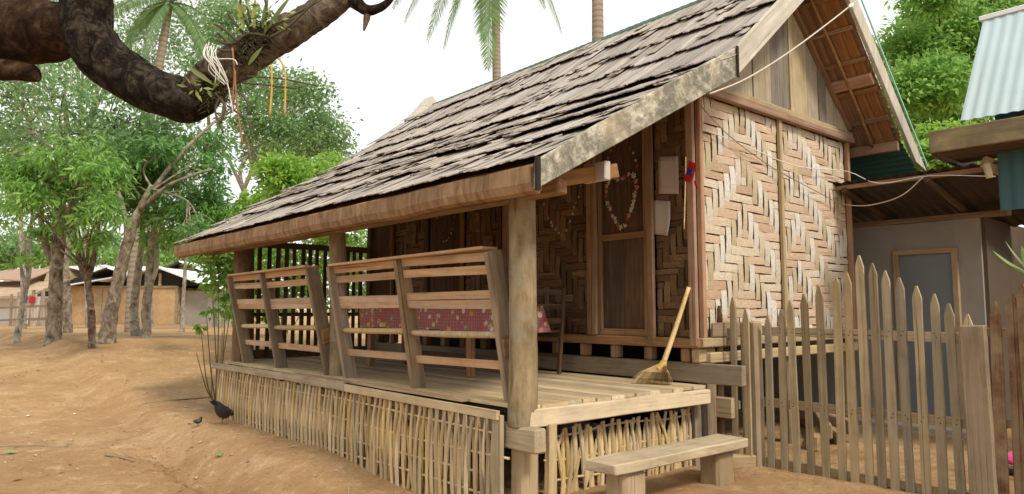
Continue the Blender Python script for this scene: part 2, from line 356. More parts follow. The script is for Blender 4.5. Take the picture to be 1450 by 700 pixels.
M['root'] = plain('hanging_root', (.33, .17, .08), .8); M['yroot'] = plain('yellow_leaf_strip', (.62, .42, .10), .7); M['orchid'] = leafmat('orchid_leaf', [(.09, .13, .03), (.16, .22, .05), (.35, .38, .10)], .25)
M['moss'] = plain('moss', (.07, .06, .03), .95, .1, .4, 20); M['twig'] = plain('twig', (.10, .08, .05), .9); M['stone'] = plain('clod', (.36, .225, .115), .95, .1, .3, 20)
M['litter'] = leafmat('dry_leaf', [(.35, .2, .09), (.5, .36, .2), (.62, .5, .34), (.25, .15, .08)], .1, .8)
M['flower_w'] = plain('white_petal', (.62, .55, .46)); M['flower_r'] = plain('red_petal', (.45, .09, .06)); M['flower_p'] = plain('pink_petal', (.55, .28, .2))
M['farrust'] = plain('far_rusty_tin', (.40, .27, .2), .7, .2, .3, 1.5)
M['thatch'] = wood('thatch', (.26, .17, .10), (.42, .30, .19), (.55, .42, .28), None, across=14)
M['stem'] = plain('shrub_stem', (.30, .22, .12), .9)
def m_weavefar():
    N = NT('far_woven_wall'); v = N.coords((1, 1, 1), False); mp = N.n('ShaderNodeMapping'); mp.inputs['Rotation'].default_value = (0, R(45), 0); N.l(v, mp.inputs['Vector'])
    ck = N.n('ShaderNodeTexChecker'); ck.inputs['Scale'].default_value = 2.6; N.l(mp.outputs[0], ck.inputs['Vector']); a = N.noise(v, 2.5, 5, .7, .4)
    c = N.mix(N.math('MULTIPLY', ck.outputs['Fac'], .9), (.60, .40, .21), (.36, .21, .10)); c = N.mix(N.math('MULTIPLY', a, .45), c, (.62, .45, .27)); return N.fin(c, .8, .2)
M['farweave'] = m_weavefar(); M['palefar'] = wood('far_pale_wood', (.3, .24, .17), (.5, .42, .32), (.66, .58, .46), None)
def m_cloth():
    N = NT('floral_cloth'); v = N.coords((1, 1, 1), False)
    wv = N.n('ShaderNodeTexWave', wave_type='BANDS', bands_direction='Y'); wv.inputs['Scale'].default_value = 9; wv.inputs['Distortion'].default_value = .6; N.l(v, wv.inputs['Vector'])
    wz = N.n('ShaderNodeTexWave', wave_type='BANDS', bands_direction='Z'); wz.inputs['Scale'].default_value = 10; wz.inputs['Distortion'].default_value = .6; N.l(v, wz.inputs['Vector'])
    c = N.mix(N.math('MULTIPLY', wv.outputs['Fac'], .7), (.46, .12, .13), (.54, .32, .30)); c = N.mix(N.math('MULTIPLY', wz.outputs['Fac'], .5), c, (.30, .08, .12))
    vo = N.n('ShaderNodeTexVoronoi'); vo.inputs['Scale'].default_value = 13; N.l(v, vo.inputs['Vector'])
    fl = N.ramp(vo.outputs['Distance'], [(.30, (1, 1, 1)), (.36, (0, 0, 0))]); hue = N.ramp(vo.outputs['Color'], [(.2, (.75, .12, .05)), (.4, (.8, .75, .7)), (.6, (.22, .35, .08)), (.8, (.82, .5, .08))])
    c = N.mix(fl, c, hue); ctr = N.ramp(vo.outputs['Distance'], [(.08, (1, 1, 1)), (.12, (0, 0, 0))]); c = N.mix(ctr, c, (.75, .6, .1)); return N.fin(c, .6, .3)
M['cloth'] = m_cloth()

# ------------------------------------------------------------------ ground
def axis(lo, hi, step, far):
    a = list(np.arange(lo, hi + 1e-6, step)); s = step; x = hi
    while x < far: s *= 1.16; x += s; a.append(x)
    s = step; x = lo; b = []
    while x > -far: s *= 1.16; x -= s; b.append(x)
    return b[::-1] + a
xs = axis(-4.2, 2.8, .036, 420); ys = axis(-1.6, 8.0, .042, 420)
V = [(x, y, gz(x, y)) for y in ys for x in xs]; nx = len(xs)
F = np.array([(j * nx + i, j * nx + i + 1, (j + 1) * nx + i + 1, (j + 1) * nx + i) for j in range(len(ys) - 1) for i in range(nx - 1)])
g = mobj('ground', V, F, M['ground'], smooth=True); tag(g, kind='structure')
# clods and small stones in the gully, and dry litter
mb = MB()
def clod(p, r):
    bm = bmesh.new(); bmesh.ops.create_icosphere(bm, subdivisions=1, radius=r)
    for v_ in bm.verts: v_.co = Vector((v_.co.x * rnd(.7, 1.3), v_.co.y * rnd(.7, 1.3), v_.co.z * rnd(.4, .8)))
    V = [v_.co + Vector(p) for v_ in bm.verts]; F = [[q.index for q in f.verts] for f in bm.faces]; bm.free(); mb.add(V, F)
for i in range(900):
    y = rnd(.2, 5.2); x = random.gauss(-1.15 - .1 * math.sin(y * 1.3), .15) + (rnd(-1.2, .3) if random.random() < .15 else 0); r = rnd(.004, .011) * (2.0 if random.random() < .10 else 1)
    clod((x, y, gz(x, y) + r * .0), r)
for i in range(1500):
    x = rnd(-8, -.15); y = rnd(-1, 13); r = rnd(.003, .009) * (2.2 if random.random() < .06 else 1); clod((x, y, gz(x, y) + r * .2), r)
tag(mb.build('clods_of_earth', M['stone']), 'small brown clods of earth scattered along the gully and yard', 'earth clods', kind='stuff')
mb = MB()
for i in range(900):
    x = rnd(-14, -.2); y = rnd(0, 22); s = rnd(.012, .05)
    if i < 70: x = rnd(-2.6, -.6); y = rnd(2, 7); s = rnd(.015, .035)
    a = rnd(0, 6.3); c_, s_ = math.cos(a) * s, math.sin(a) * s; z = gz(x, y) + .006
    mb.add([(x - c_, y - s_, z), (x + s_ * .4, y - c_ * .4, z + s * .3), (x + c_, y + s_, z + .004), (x - s_ * .4, y + c_ * .4, z + s * .25)], [(0, 1, 2), (0, 2, 3)])
for i in range(70):
    x = rnd(-7, -.3); y = rnd(-.5, 12); a = rnd(0, 6.3); l = rnd(.04, .16); x2, y2 = x + math.cos(a) * l, y + math.sin(a) * l
    mb.tube([(x, y, gz(x, y) + .004), ((x + x2) / 2 + rnd(-.01, .01), (y + y2) / 2, gz(x, y) + .008), (x2, y2, gz(x2, y2) + .004)], .003, 4, n=3)
tag(mb.build('leaf_litter', M['litter']), 'dry leaves and scraps scattered over the earth yard', 'leaf litter', kind='stuff')

# ------------------------------------------------------------------ the bamboo house
H = thing('stilt_house', (0, 0, 0), 'bamboo stilt house with woven walls, shingle roof and open front porch', 'house')
PL = []   # (apparent size, spec) lists for the 300 limit
# --- roof
KN = [(-.36, 2.20), (1.8, 3.36), (2.7, 4.10), (3.63, 4.84)]; KF = [(-.36, 2.20), (1.3, 3.16), (2.4, 3.86), (3.63, 4.84)]
def prof(K, u):
    for (a, za), (b, zb) in zip(K, K[1:]):
        if u <= b or b == K[-1][0]: return za + (zb - za) * (u - a) / (b - a)
V0, V1 = -.5, 6.62
def rz(u, v):
    f = sst(-.5, 6.6, v); return prof(KN, u) * (1 - f) + prof(KF, u) * f + .025 * mnoise.noise(Vector((u * .8, v * .7, 5)))
uc = lambda u: u + .0
us = np.linspace(-.34, 3.62, 22); vs = np.linspace(V0 + .03, V1 - .02, 26)
V = [(u, v, rz(u, v) - .05) for v in vs for u in us] + [(u, v, rz(u, v) - .075) for v in vs for u in us]; n = len(us); nn = n * len(vs)
F = [(j * n + i, j * n + i + 1, (j + 1) * n + i + 1, (j + 1) * n + i) for j in range(len(vs) - 1) for i in range(n - 1)]
F += [tuple(nn + k for k in f[::-1]) for f in F]
F += [(i, nn + i, nn + i + 1, i + 1) for i in range(n - 1)] + [(nn - n + i, nn - n + i + 1, 2 * nn - n + i + 1, 2 * nn - n + i) for i in range(n - 1)]
roof = mobj('roof', V, F, M['under'], H)
def shingle_mesh(k):
    nx_, ny_ = 4, 5; V = []; F = []
    rag = [rnd(0, .06) for _ in range(nx_ + 1)]; cup = rnd(-.15, .2); bump_ = [rnd(-.12, .12) for _ in range(nx_ + 1)]
    for lay in (0, 1):
        for j in range(ny_ + 1):
            for i in range(nx_ + 1):
                x = i / nx_ - .5 + (rnd(-.03, .03) if i in (0, nx_) else 0); y = 1 - j / ny_
                y = y - (1 - y) * 0 if j else 1
                if j == ny_: y = rag[i]
                z = (0 if lay else -.35) + cup * (4 * x * x) + bump_[i] + (.55 * (1 - y) ** 5)
                V.append((x, y, z))
    n = nx_ + 1; nn = n * (ny_ + 1)
    for j in range(ny_):
        for i in range(nx_):
            f = (j * n + i, (j + 1) * n + i, (j + 1) * n + i + 1, j * n + i + 1); F.append(tuple(nn + q for q in f)); F.append(f[::-1])
    for j in range(ny_):
        a = j * n; F.append((a, nn + a, nn + a + n, a + n)); a = j * n + nx_; F.append((a, a + n, nn + a + n, nn + a))
    a = ny_ * n
    for i in range(nx_): F.append((a + i, nn + a + i, nn + a + i + 1, a + i + 1))
    return V, F
SHV = [shingle_mesh(k) for k in range(14)]; SHM = [mesh_np('shingle', v, f, M['shingle']) for v, f in SHV]
spec = []
ncourse = 8; umin, umax = -.40, 3.60
for c in range(ncourse):
    f0 = c / ncourse; ub = umin + (umax - umin) * f0
    v = V0 - .02
    while v < V1:
        wdt = rnd(.07, .17); vc = v + wdt / 2
        wave = .10 * mnoise.noise(Vector((c * 3.3, vc * .7, 0))) + .07 * mnoise.noise(Vector((c * 5.1, vc * 3.0, 9)))
        u0 = ub + (wave if c else wave * .15) + rnd(-.022, .022) * (2 if random.random() < .15 else 1); ln = (umax - umin) / ncourse * 1.22 + .16
        u1 = min(u0 + ln * .82, 3.64)
        z0 = rz(u0, vc); z1 = rz(u1, vc)
        th = rnd(.016, .026); y = Vector((u1 - u0, 0, z1 - z0)); L = y.length
        lift0 = (.028 + .026 * mnoise.noise(Vector((c * 7.7, vc * 1.6, 4))) + rnd(-.004, .006)) if c else .014
        p = Vector((u0, vc, z0 + lift0))
        yd = (Vector((u1, vc + rnd(-.02, .02), z1 - .018)) - p).normalized(); xd = Vector((0, -1, 0)); xd = (xd - yd * xd.dot(yd)).normalized(); zd = xd.cross(yd)
        if zd.z < 0: xd = -xd; zd = -zd
        Mx = Matrix.Identity(4)
        for i in range(3): Mx[i][0] = xd[i] * wdt * 1.12; Mx[i][1] = yd[i] * L; Mx[i][2] = zd[i] * th; Mx[i][3] = p[i]
        spec.append(((p - CAM).length, Mx)); v += wdt
spec.sort(key=lambda s: s[0]); mb = MB()
for i, (d, Mx) in enumerate(spec):
    k = random.randrange(14)
    if i < 300: link(bpy.data.objects.new('shingle', SHM[k]), Mx, roof)
    else: mb.add(*SHV[k], Mx)
# a second loose under-layer of broken shingles, seen as the ragged dark edges
for c in range(ncourse):
    for q in range(46):
        v = rnd(V0, V1 - .1); ub = umin + (umax - umin) * (c + random.choice((rnd(-.16, -.05), rnd(-.14, .02), rnd(.35, .6)))) / ncourse; wdt = rnd(.05, .12); u1 = ub + rnd(.2, .32)
        if ub < -.42: continue
        if u1 > 3.58: continue
        p = Vector((ub, v, rz(ub, v) + rnd(.026, .042))); yd = Vector((u1 - ub, 0, rz(u1, v) + .015 - p.z)); L = yd.length; yd.normalize(); xd = Vector((0, -1, 0)); zd = xd.cross(yd)
        Mx = Matrix.Identity(4)
        for i in range(3): Mx[i][0] = xd[i] * wdt; Mx[i][1] = yd[i] * L; Mx[i][2] = zd[i] * .022; Mx[i][3] = p[i]
        mb.add(*SHV[random.randrange(14)], Mx)
o = mb.build('shingle_field', M['shingle_j'], roof); tag(o, kind='stuff')
# right-hand roof slope
RS = lambda u: 4.84 - .99 * (u - 3.63)
V = [(3.63, V0 + .03, 4.80), (5.22, V0 + .03, RS(5.22) - .05), (5.22, V1, RS(5.22) - .05), (3.63, V1, 4.80)]; V += [(x, y, z - .03) for x, y, z in V]
back = mobj('back_roof', V, [(0, 1, 2, 3), (7, 6, 5, 4), (0, 4, 5, 1), (1, 5, 6, 2), (2, 6, 7, 3)], M['under'], H)
for v in np.arange(V0 + .12, .2, .105):
    stick('roof_plank', (3.66, v, RS(3.66) - .115), (5.2, v, RS(5.2) - .115), .1, .012, M['under'], back, ydir=(0, 1, 0), seg=2, jit=.04, bevel=False)
for u in np.arange(3.85, 5.2, .27):
    stick('roof_batten', (u, V0 + .03, RS(u) - .145), (u, .5, RS(u) - .145), rnd(.035, .05), .03, M['brown'], back, ydir=(1, 0, -1), jit=.15)
stick('roof_batten', (4.55, V0 + .03, RS(4.55) - .17), (4.55, .3, RS(4.55) - .17), .13, .05, M['red'], back, ydir=(1, 0, -1), jit=.05)
tube('roof_pole', [(3.75, -.2, RS(3.75) - .19), (4.5, -.22, RS(4.5) - .2), (5.15, -.2, RS(5.15) - .19)], [.014, .016, .014], M['brown'], back)
stick('roof_batten', (5.16, V0 + .03, RS(5.16) - .2), (5.16, .3, RS(5.16) - .2), .11, .05, M['red'], back, ydir=(0, 0, 1), jit=.05)
stick('gable_rafter', (3.60, -.03, RS(3.6) - .28), (4.98, -.03, RS(4.98) - .14), .06, .05, M['brown'], back, ydir=(1, 0, 1))
# green corrugated sheet at the right eave
def corr(name, o0, e1, e2, n, amp, mat, parent=None, thick=.004, m=1):
    o0 = Vector(o0); e1 = Vector(e1); e2 = Vector(e2); nrm = e1.cross(e2).normalized(); V = []; F = []; k = n * 6
    for s in (0, 1):
        for i in range(k + 1):
            for j in range(m + 1): V.append(o0 + e1 * (i / k) + e2 * (j / m) + nrm * (amp * math.sin(i / 6 * 2 * math.pi) + s * thick))
    q = (k + 1) * (m + 1)
    for i in range(k):
        for j in range(m):
            a = i * (m + 1) + j; F.append((a, a + 1, a + m + 2, a + m + 1)); F.append((q + a, q + a + m + 1, q + a + m + 2, q + a + 1))
    return mobj(name, V, F, mat, parent, None, True)
corr('green_roof_sheet', (5.08, V0 + .04, RS(5.08) - .1), (.62, 0, -.42), (0, 4.2, 0), 9, .012, M['teal'], H)
# ridge sheet, standing a little proud behind the ridge
corr('ridge_sheet', (3.60, V0 + .05, 4.86), (0, 6.9, -.03), (.30, 0, -.2), 60, .004, M['ridge'], roof)
V = [(3.2, 6.38, 4.50), (3.60, 6.38, 4.97), (3.95, 6.38, 4.66), (3.2, 6.66, 4.50), (3.60, 6.66, 4.97), (3.95, 6.66, 4.66)]
mobj('ridge_end_cap', V, [(0, 1, 2), (5, 4, 3), (0, 3, 4, 1), (1, 4, 5, 2), (2, 5, 3, 0)], M['greypale'], roof)
# bargeboards
def plankpoly(name, P, y0, y1, mat, parent):   # polygon in the XZ plane, thick along Y
    n = len(P); V = [(x - P[0][0], 0, z - P[0][1]) for x, z in P] + [(x - P[0][0], y1 - y0, z - P[0][1]) for x, z in P]
    F = [tuple(range(n)), tuple(range(2 * n - 1, n - 1, -1))] + [(i, n + i, n + (i + 1) % n, (i + 1) % n) for i in range(n)]
    # swing local axes so X follows the board
    d = Vector((P[1][0] - P[0][0], 0, P[1][1] - P[0][1])).normalized(); Mx = frame((P[0][0], y0, P[0][1]), d, (0, 1, 0)); inv = Mx.inverted()
    T = Matrix.Translation((P[0][0], y0, P[0][1])); V = [inv @ (T @ Vector(v)) for v in V]
    o = mobj(name, V, F, mat, parent, Mx); bv = o.modifiers.new('edge', 'BEVEL'); bv.width = .005; bv.segments = 1; return o
plankpoly('bargeboard', [(-.37, 2.01), (1.79, 3.15), (1.80, 3.40), (.7, 2.80), (-.36, 2.19)], -.535, -.495, M['fascia'], H)
plankpoly('bargeboard', [(1.80, 3.16), (3.60, 4.66), (3.63, 4.92), (2.6, 4.07), (1.81, 3.405)], -.54, -.50, M['greypale'], H)
stick('board_seam', (1.80, -.548, 3.15), (1.80, -.548, 3.405), .022, .012, M['void'], H, ydir=(1, 0, 0))  # shade in the joint between the boards, painted as a dark strip
stick('board_seam', (-.375, -.545, 2.0), (-.375, -.545, 2.2), .03, .02, M['void'], H, ydir=(1, 0, 0))  # shade in the gap at the board end, painted as a dark strip
plankpoly('bargeboard', [(3.65, 4.90), (3.63, 4.66), (5.45, 2.97), (5.76, 2.90)], -.54, -.50, M['greypale'], H)
stick('verge_strip', (5.74, -.555, 2.95), (3.66, -.555, 4.955), .018, .012, M['ridge'], H, ydir=(1, 0, 1))
# eave board along the porch front
P0 = (-.36, -.49); nseg = 30; V = []; F = []
for i in range(nseg + 1):
    v = -.49 + (6.60 + .49) * i / nseg; wob = .014 * mnoise.noise(Vector((v * 1.4, 0, 0))) + .006 * mnoise.noise(Vector((v * 6, 3, 0))); th = .004 * mnoise.noise(Vector((v * 9, 1, 0)))
    for (a, b) in ((-.36, 2.17), (-.385, 2.155), (-.385, 2.06), (-.36, 2.012), (-.31, 2.0), (-.29, 2.03), (-.29, 2.17)):
        V.append((a - (th if a < -.37 else 0), v, b + wob * (1 if b < 2.1 else .3)))
for i in range(nseg):
    for k in range(7): F.append((i * 7 + k, i * 7 + (k + 1) % 7, i * 7 + 7 + (k + 1) % 7, i * 7 + 7 + k))
F += [tuple(range(6, -1, -1)), tuple(range(nseg * 7, nseg * 7 + 7))]
Mx = frame((-.36, -.49, 2.1), (0, 1, 0), (0, 0, 1)); inv = Mx.inverted(); V = [inv @ Vector(v) for v in V]
mobj('eave_board', V, F, M['eave'], H, Mx)
# rafters and purlins under the porch roof
for v in (.1, 1.3, 2.6, 3.9, 5.3): stick('rafter', (-.28, v, 2.08), (2.0, v, rz(2.0, v) - .14), .07, .05, M['dark'], H, ydir=(0, 1, 0))
stick('porch_plate', (-.02, -.40, 2.085), (-.02, 6.4, 2.085), .10, .09, M['brown'], H)
stick('porch_tie', (-.05, -.06, 2.14), (.5, -.40, 2.25), .10, .04, M['brown'], H)
stick('porch_tie', (.36, -.44, 2.23), (.40, -.2, 2.24), .13, .05, M['paper'], H)
for u in (.5, 1.1, 1.7): stick('purlin', (u, -.46, rz(u, 0) - .11), (u, 6.4, rz(u, 6) - .11), .04, .04, M['dark'], H)
# --- posts
stick('post_support', (.03, .03, -.35), (.03, .03, .56), .14, .13, M['gate_post'], H, ydir=(1, 0, 0), seg=4, jit=.05)
tube('porch_post', [(.0, .02, .54), (.0, .01, .75), (-.005, 0, 1.2), (-.015, 0, 2.10)], [.098, .098, .094, .090], M['log'], H, sides=18, n=24, rough=.05)
tube('porch_post', [(.10, 2.80, -.2), (.10, 2.81, 1.2), (.07, 2.83, 2.12)], [.088, .085, .08], M['log'], H, sides=14, n=14, rough=.06)
tube('porch_post', [(.12, 5.36, -.2), (.12, 5.37, 1.2), (.10, 5.38, 2.12)], [.13, .125, .115], M['darklog'], H, sides=14, n=14, rough=.06)
# --- porch deck
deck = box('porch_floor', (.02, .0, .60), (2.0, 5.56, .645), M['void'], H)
u = -.02; k = 0
while u < 1.98:
    wd = rnd(.12, .17); z = .665 + rnd(-.0015, .0015); e = rnd(-.035, .0) if k else -.02
    stick('floor_plank', (u + wd / 2, -.02 + e, z), (u + wd / 2, 5.58, z), wd - .003, .028, M['deck'], deck, ydir=(1, 0, 0), seg=5, jit=.03, bevel=False); u += wd; k += 1
stick('edge_board', (-.02, -.055, .60), (1.99, -.075, .595), .115, .055, M['deck'], H, seg=6, jit=.09)
stick('joist_end', (-.03, -.20, .475), (-.03, .25, .475), .155, .10, M['pale'], H, jit=.04)
stick('joist_end', (.06, .3, .475), (.06, 5.4, .475), .12, .08, M['grey'], H)
stick('corner_board', (-.115, .13, -.35), (-.115, .13, .615), .095, .03, M['pale'], H, ydir=(0, 1, 0), jit=.03)
stick('corner_board', (.17, -.08, -.3), (.175, -.08, .555), .075, .03, M['pale'], H, ydir=(1, 0, 0), jit=.03)
stick('corner_board', (.10, .02, -.3), (.10, .02, .40), .06, .04, M['grey'], H, ydir=(1, 0, 0), jit=.05)
stick('corner_board', (1.99, .05, -.1), (1.99, .05, .58), .09, .04, M['grey'], H, ydir=(1, 0, 0))
# bench-backed railing along the porch front
zf = lambda f: (.05 - .19 * f)
def railing(vs_, lean, poleat):
    r = stick('porch_railing', (lean * 1.0 + .015, vs_[0] + .02, 1.725), (lean + .015, vs_[-1] - .02, 1.715), .14, .022, M['orange'], H, ydir=(1, 0, 0), seg=4, jit=.03)
    for v in vs_:
        stick('railing_upright', (.075, v, .655), (lean + .015, v + rnd(-.02, .02), 1.712), .13, .045, M['railwood'], r, ydir=(1, 0, 0), seg=4, jit=.05)
        if v == vs_[0]: stick('railing_brace', (lean * .2 - .02, v - .015, 1.05), (lean * .2 + .14, v - .02, 1.08), .14, .05, M['brown'], r)
    for a, b in zip(vs_, vs_[1:]):
        for f, wd in ((.967, .062), (.875, .062), (.70, .055), (.645, .062), (.43, .05), (.22, .058)):
            z = .70 + 1.01 * f; uu = .06 + (lean - .06) * f + .015
            if f == .43:
                tube('railing_pole', [(uu, a + .01, z), (uu, (a + b) / 2, z - .01), (uu, b - .01, z - rnd(0, .02))], [.024, .027, .024], M['bamboo'], r, sides=8)
            else:
                stick('railing_slat', (uu, a + .01, z + rnd(-.008, .008)), (uu, b - .01, z + rnd(-.01, .01)), wd, .02, M['orange'], r, ydir=(-.17, 0, 1), seg=3, jit=.06)
railing([.19, 1.36, 2.50], -.14, .43); railing([2.88, 4.05, 5.02], -.17, .43)
# slatted screen at the far end
scr = stick('slat_screen', (.2, 5.62, 2.16), (2.05, 5.62, 2.17), .08, .04, M['dark'], H)
stick('screen_rail', (.2, 5.63, .74), (2.05, 5.63, .74), .12, .04, M['dark'], scr)
stick('screen_rail', (.2, 5.64, 1.25), (2.05, 5.64, 1.25), .05, .03, M['dark'], scr)
u = .29
while u < 2.0: stick('screen_slat', (u, 5.60, .70), (u + rnd(-.012, .012), 5.60, 2.13), rnd(.045, .06), .02, M['dark'], scr, ydir=(1, 0, 0)); u += rnd(.105, .125)
# skirts of split-bamboo stakes
def skirt(name, a, b, zt, nst, off, drop, rails, inset=True):
    a = Vector(a); b = Vector(b); d = (b - a); dn = d.normalized(); out = Vector(off)
    P = [a + d * i / 6 + Vector((0, 0, zt + .012 * math.sin(i * 2.1))) for i in range(7)]
    s = None
    for (za, fa, fb) in rails:
        pts = [a + d * (fa + (fb - fa) * i / 5) + Vector((0, 0, za + .015 * math.sin(i * 1.7 + za * 9))) - out * .007 for i in range(6)]
        if s is None: s = tube(name, pts, .009, M['bamboo'], H, sides=6)
        else: tube('skirt_pole', pts, .009, M['bamboo'], s, sides=6)
    for i in range(nst):
        f = (i + .5 + rnd(-.2, .2)) / nst; p = a + d * f; g_ = gz(p.x, p.y) - .05; side = 1 if i % 2 else -1; ln = (.036 * side + rnd(-.022, .022)) * (1 if random.random() < .88 else 2.6)
        top = zt - rnd(0, drop) ; w_ = rnd(.033, .050); o1 = out * .024 * side; o2 = -out * .01 * side; 
        o1 = out * .008 * side; bw = dn * rnd(-.006, .006)
        P3 = [p + dn * ln - o1 + Vector((0, 0, g_)), p + dn * ln * .4 + bw - o1 + Vector((0, 0, g_ * .66 + top * .34)), p - dn * ln * .2 + bw + o1 + Vector((0, 0, g_ * .3 + top * .7)), p - dn * ln * .8 + o1 * rnd(-.5, 1) + Vector((0, 0, top))]
        Vv = []; Ff = []
        PP, _ = smooth_path(P3, [1] * 4, 7)
        for k2, q in enumerate(PP):
            ww = w_ * (1 - .25 * k2 / 7) / 2
            for sx, so in ((-1, -.004), (1, -.004), (.75, .006), (-.75, .006)): Vv.append(q + dn * sx * ww + out * so)
        for k2 in range(7):
            for m in range(4): Ff.append((k2 * 4 + m, k2 * 4 + (m + 1) % 4, k2 * 4 + 4 + (m + 1) % 4, k2 * 4 + 4 + m))
        Ff += [(3, 2, 1, 0), (28, 29, 30, 31)]
        Mx = frame(P3[0], (0, 0, 1), dn); inv = Mx.inverted()
        mobj('bamboo_stake', [inv @ q for q in Vv], Ff, M['bamboo'], s, Mx)
    return s
skirt('porch_skirt', (-.10, .15, 0), (-.10, 5.58, 0), .615, 132, (-1, 0, 0), .05, [(.50, 0, 1), (.34, -.02, 1), (.19, .04, 1), (.06, 0, 1)])
stick('skirt_plank', (-.135, .10, .615), (-.135, 2.3, .625), .062, .028, M['pale'], H, seg=5, jit=.06)
stick('skirt_plank', (-.14, 2.2, .64), (-.14, 5.62, .625), .075, .03, M['grey'], H, seg=6, jit=.12, bow=.01)
stick('skirt_plank', (-.06, .55, .665), (-.04, 3.4, .668), .06, .02, M['orange'], H, ydir=(1, 0, 0), seg=5, jit=.12)
skirt('porch_skirt', (.24, .06, 0), (1.93, .06, 0), .50, 42, (0, -1, 0), .04, [(.44, 0, 1), (.27, 0, 1), (.12, 0, 1)])
# far-end skirt and dark sheet for the underfloor shade
skirt('porch_skirt', (.0, 5.60, 0), (2.0, 5.60, 0), .62, 30, (0, 1, 0), .04, [(.45, 0, 1), (.2, 0, 1)])
# beams where the porch meets the house
stick('base_beam', (2.03, -.39, .775), (2.03, 5.6, .775), .165, .06, M['grey'], H, jit=.03)
stick('base_beam', (2.22, -.16, .48), (2.22, 5.6, .48), .17, .05, M['pale'], H, jit=.03)
stick('sill_beam', (2.0, -.02, 1.025), (2.0, 5.6, 1.025), .085, .09, M['brown'], H, jit=.02)
for v in np.arange(.12, 5.5, .40): box('sill_block', (2.0, v, .86), (2.09, v + .09, .98), M['brown'], H)
box('sill_block', (1.99, .0, .86), (2.12, .09, .98), M['pale'], H)
box('under_dark_sheet', (2.6, .2, .1), (2.63, 5.5, .98), M['void'], H)  # underfloor shade painted as a near-black sheet
# house floor & under-frame on the gable side
box('house_floor', (2.06, .05, .99), (4.86, 5.56, 1.03), M['dark'], H)
stick('gable_sill', (1.97, -.02, 1.03), (4.93, -.02, 1.04), .08, .07, M['pale'], H, jit=.03)
stick('gable_sill', (2.08, -.015, .90), (4.9, -.015, .91), .09, .07, M['pale'], H, jit=.03)
stick('base_board', (2.1, -.05, 1.135), (2.62, -.05, 1.14), .12, .02, M['grey'], H, jit=.1)
for u in (2.15, 3.5, 4.8):
    for v in (.05, 2.7, 5.4): stick('stilt', (u, v, -.1), (u, v, .99), .13, .12, M['grey'], H, ydir=(1, 0, 0))
# --- walls
def weave(region, w0, h0, nP, frameM, mats, shift=0, jit=.06):
    # region: width, height; returns float specs [(matrix, material key)]
    Wd, Ht = region; nc = max(3, round(Wd / w0)); nr = max(3, round(Ht / h0)); cw = Wd / nc; ch = Ht / nr; out = []
    def tri(i): m = (i + shift) % (2 * nP); return m if m < nP else 2 * nP - m
    over = [[((j - tri(i)) % 6) < 3 for j in range(nr)] for i in range(nc)]
    for j in range(nr):
        i = 0
        while i < nc:
            if over[i][j]:
                k = i
                while k < nc and over[k][j] and k - i < 4: k += 1
                L = (k - i) * cw; cx = (i + k) / 2 * cw; cy = (j + .5) * ch
                out.append((frameM @ Matrix.Translation((cx + rnd(-.05, .05) * cw, cy + rnd(-.04, .04) * ch, 0)) @ Matrix.Rotation(rnd(-.03, .03), 4, 'Z') @ Matrix.Diagonal((L * rnd(1.0, 1.12), ch * rnd(.78, 1.0), .0062, 1)), mats[0])); i = k
            else: i += 1
    for i in range(nc):
        j = 0
        while j < nr:
            if not over[i][j]:
                k = j
                while k < nr and not over[i][k] and k - j < 4: k += 1
                L = (k - j) * ch; cx = (i + .5) * cw; cy = (j + k) / 2 * ch
                out.append((frameM @ Matrix.Translation((cx + rnd(-.05, .05) * cw, cy, 0)) @ Matrix.Rotation(R(90) + rnd(-.045, .045), 4, 'Z') @ Matrix.Diagonal((L * rnd(1.0, 1.12), cw * rnd(.70, .97), .0062, 1)), mats[1])); j = k
            else: j += 1
    return out
def strip_vf():
    V = []; F = []; n = 6; tw = rnd(-.3, .3)
    for i in range(n + 1):
        x = i / n - .5; b = 1.35 * math.sin(math.pi * (i / n)) ** .7 - .35; e = rnd(-.03, .03)
        for sy in (-.5, 0, .5): V.append((x, sy + e * sy, b + (.22 if sy == 0 else 0) + tw * sy * .5))
    for i in range(n):
        for k in range(2): a = i * 3 + k; F.append((a, a + 3, a + 4, a + 1))
    m = len(V); V += [(x, y, z - .35) for x, y, z in V]
    for i in range(n):
        F.append((i * 3, m + i * 3, m + i * 3 + 3, i * 3 + 3)); F.append((i * 3 + 2, i * 3 + 5, m + i * 3 + 5, m + i * 3 + 2))
    return V, F
STV = [strip_vf() for _ in range(10)]
STM = {}
def panel(name, lo, hi, plane, mats, backm, w0, h0, nP, shift=0):
    # plane 'gable': in XZ at y=0 facing -Y ; 'front': in YZ at x=2 facing -X
    if plane == 'gable':
        o = box(name, (lo[0], 0.012, lo[1]), (hi[0], .05, hi[1]), backm, H, bevel=False); fm = frame((lo[0], .006, lo[1]), (1, 0, 0), (0, 0, 1)); nrm = Vector((0, -1, 0))
    else:
        o = box(name, (2.012, lo[0], lo[1]), (2.05, hi[0], hi[1]), backm, H, bevel=False); fm = frame((2.006, hi[0], lo[1]), (0, -1, 0), (0, 0, 1)); nrm = Vector((-1, 0, 0))
    if (fm.to_3x3() @ Vector((0, 0, 1))).dot(nrm) < 0: print('flip', name)
    sp = weave((hi[0] - lo[0], hi[1] - lo[1]), w0, h0, nP, fm, mats, shift)
    for s in sp: PL.append(((s[0].translation - CAM).length * (1.6 if plane != 'gable' and s[0].translation.y > .5 else 1), s, o))
ZB, ZT = 1.075, 3.19
panel('woven_gable_wall', (2.045, ZB), (3.375, ZT), 'gable', ('weft', 'warp'), M['backing'], .096, .080, 9, 2)
panel('woven_gable_wall', (3.415, ZB), (4.85, ZT), 'gable', ('weft', 'warp'), M['backing'], .096, .080, 9, 6)
panel('woven_front_wall', (.075, ZB), (.45, 3.3), 'front', ('weft_in', 'warp_in'), M['backin'], .075, .06, 9, 1)
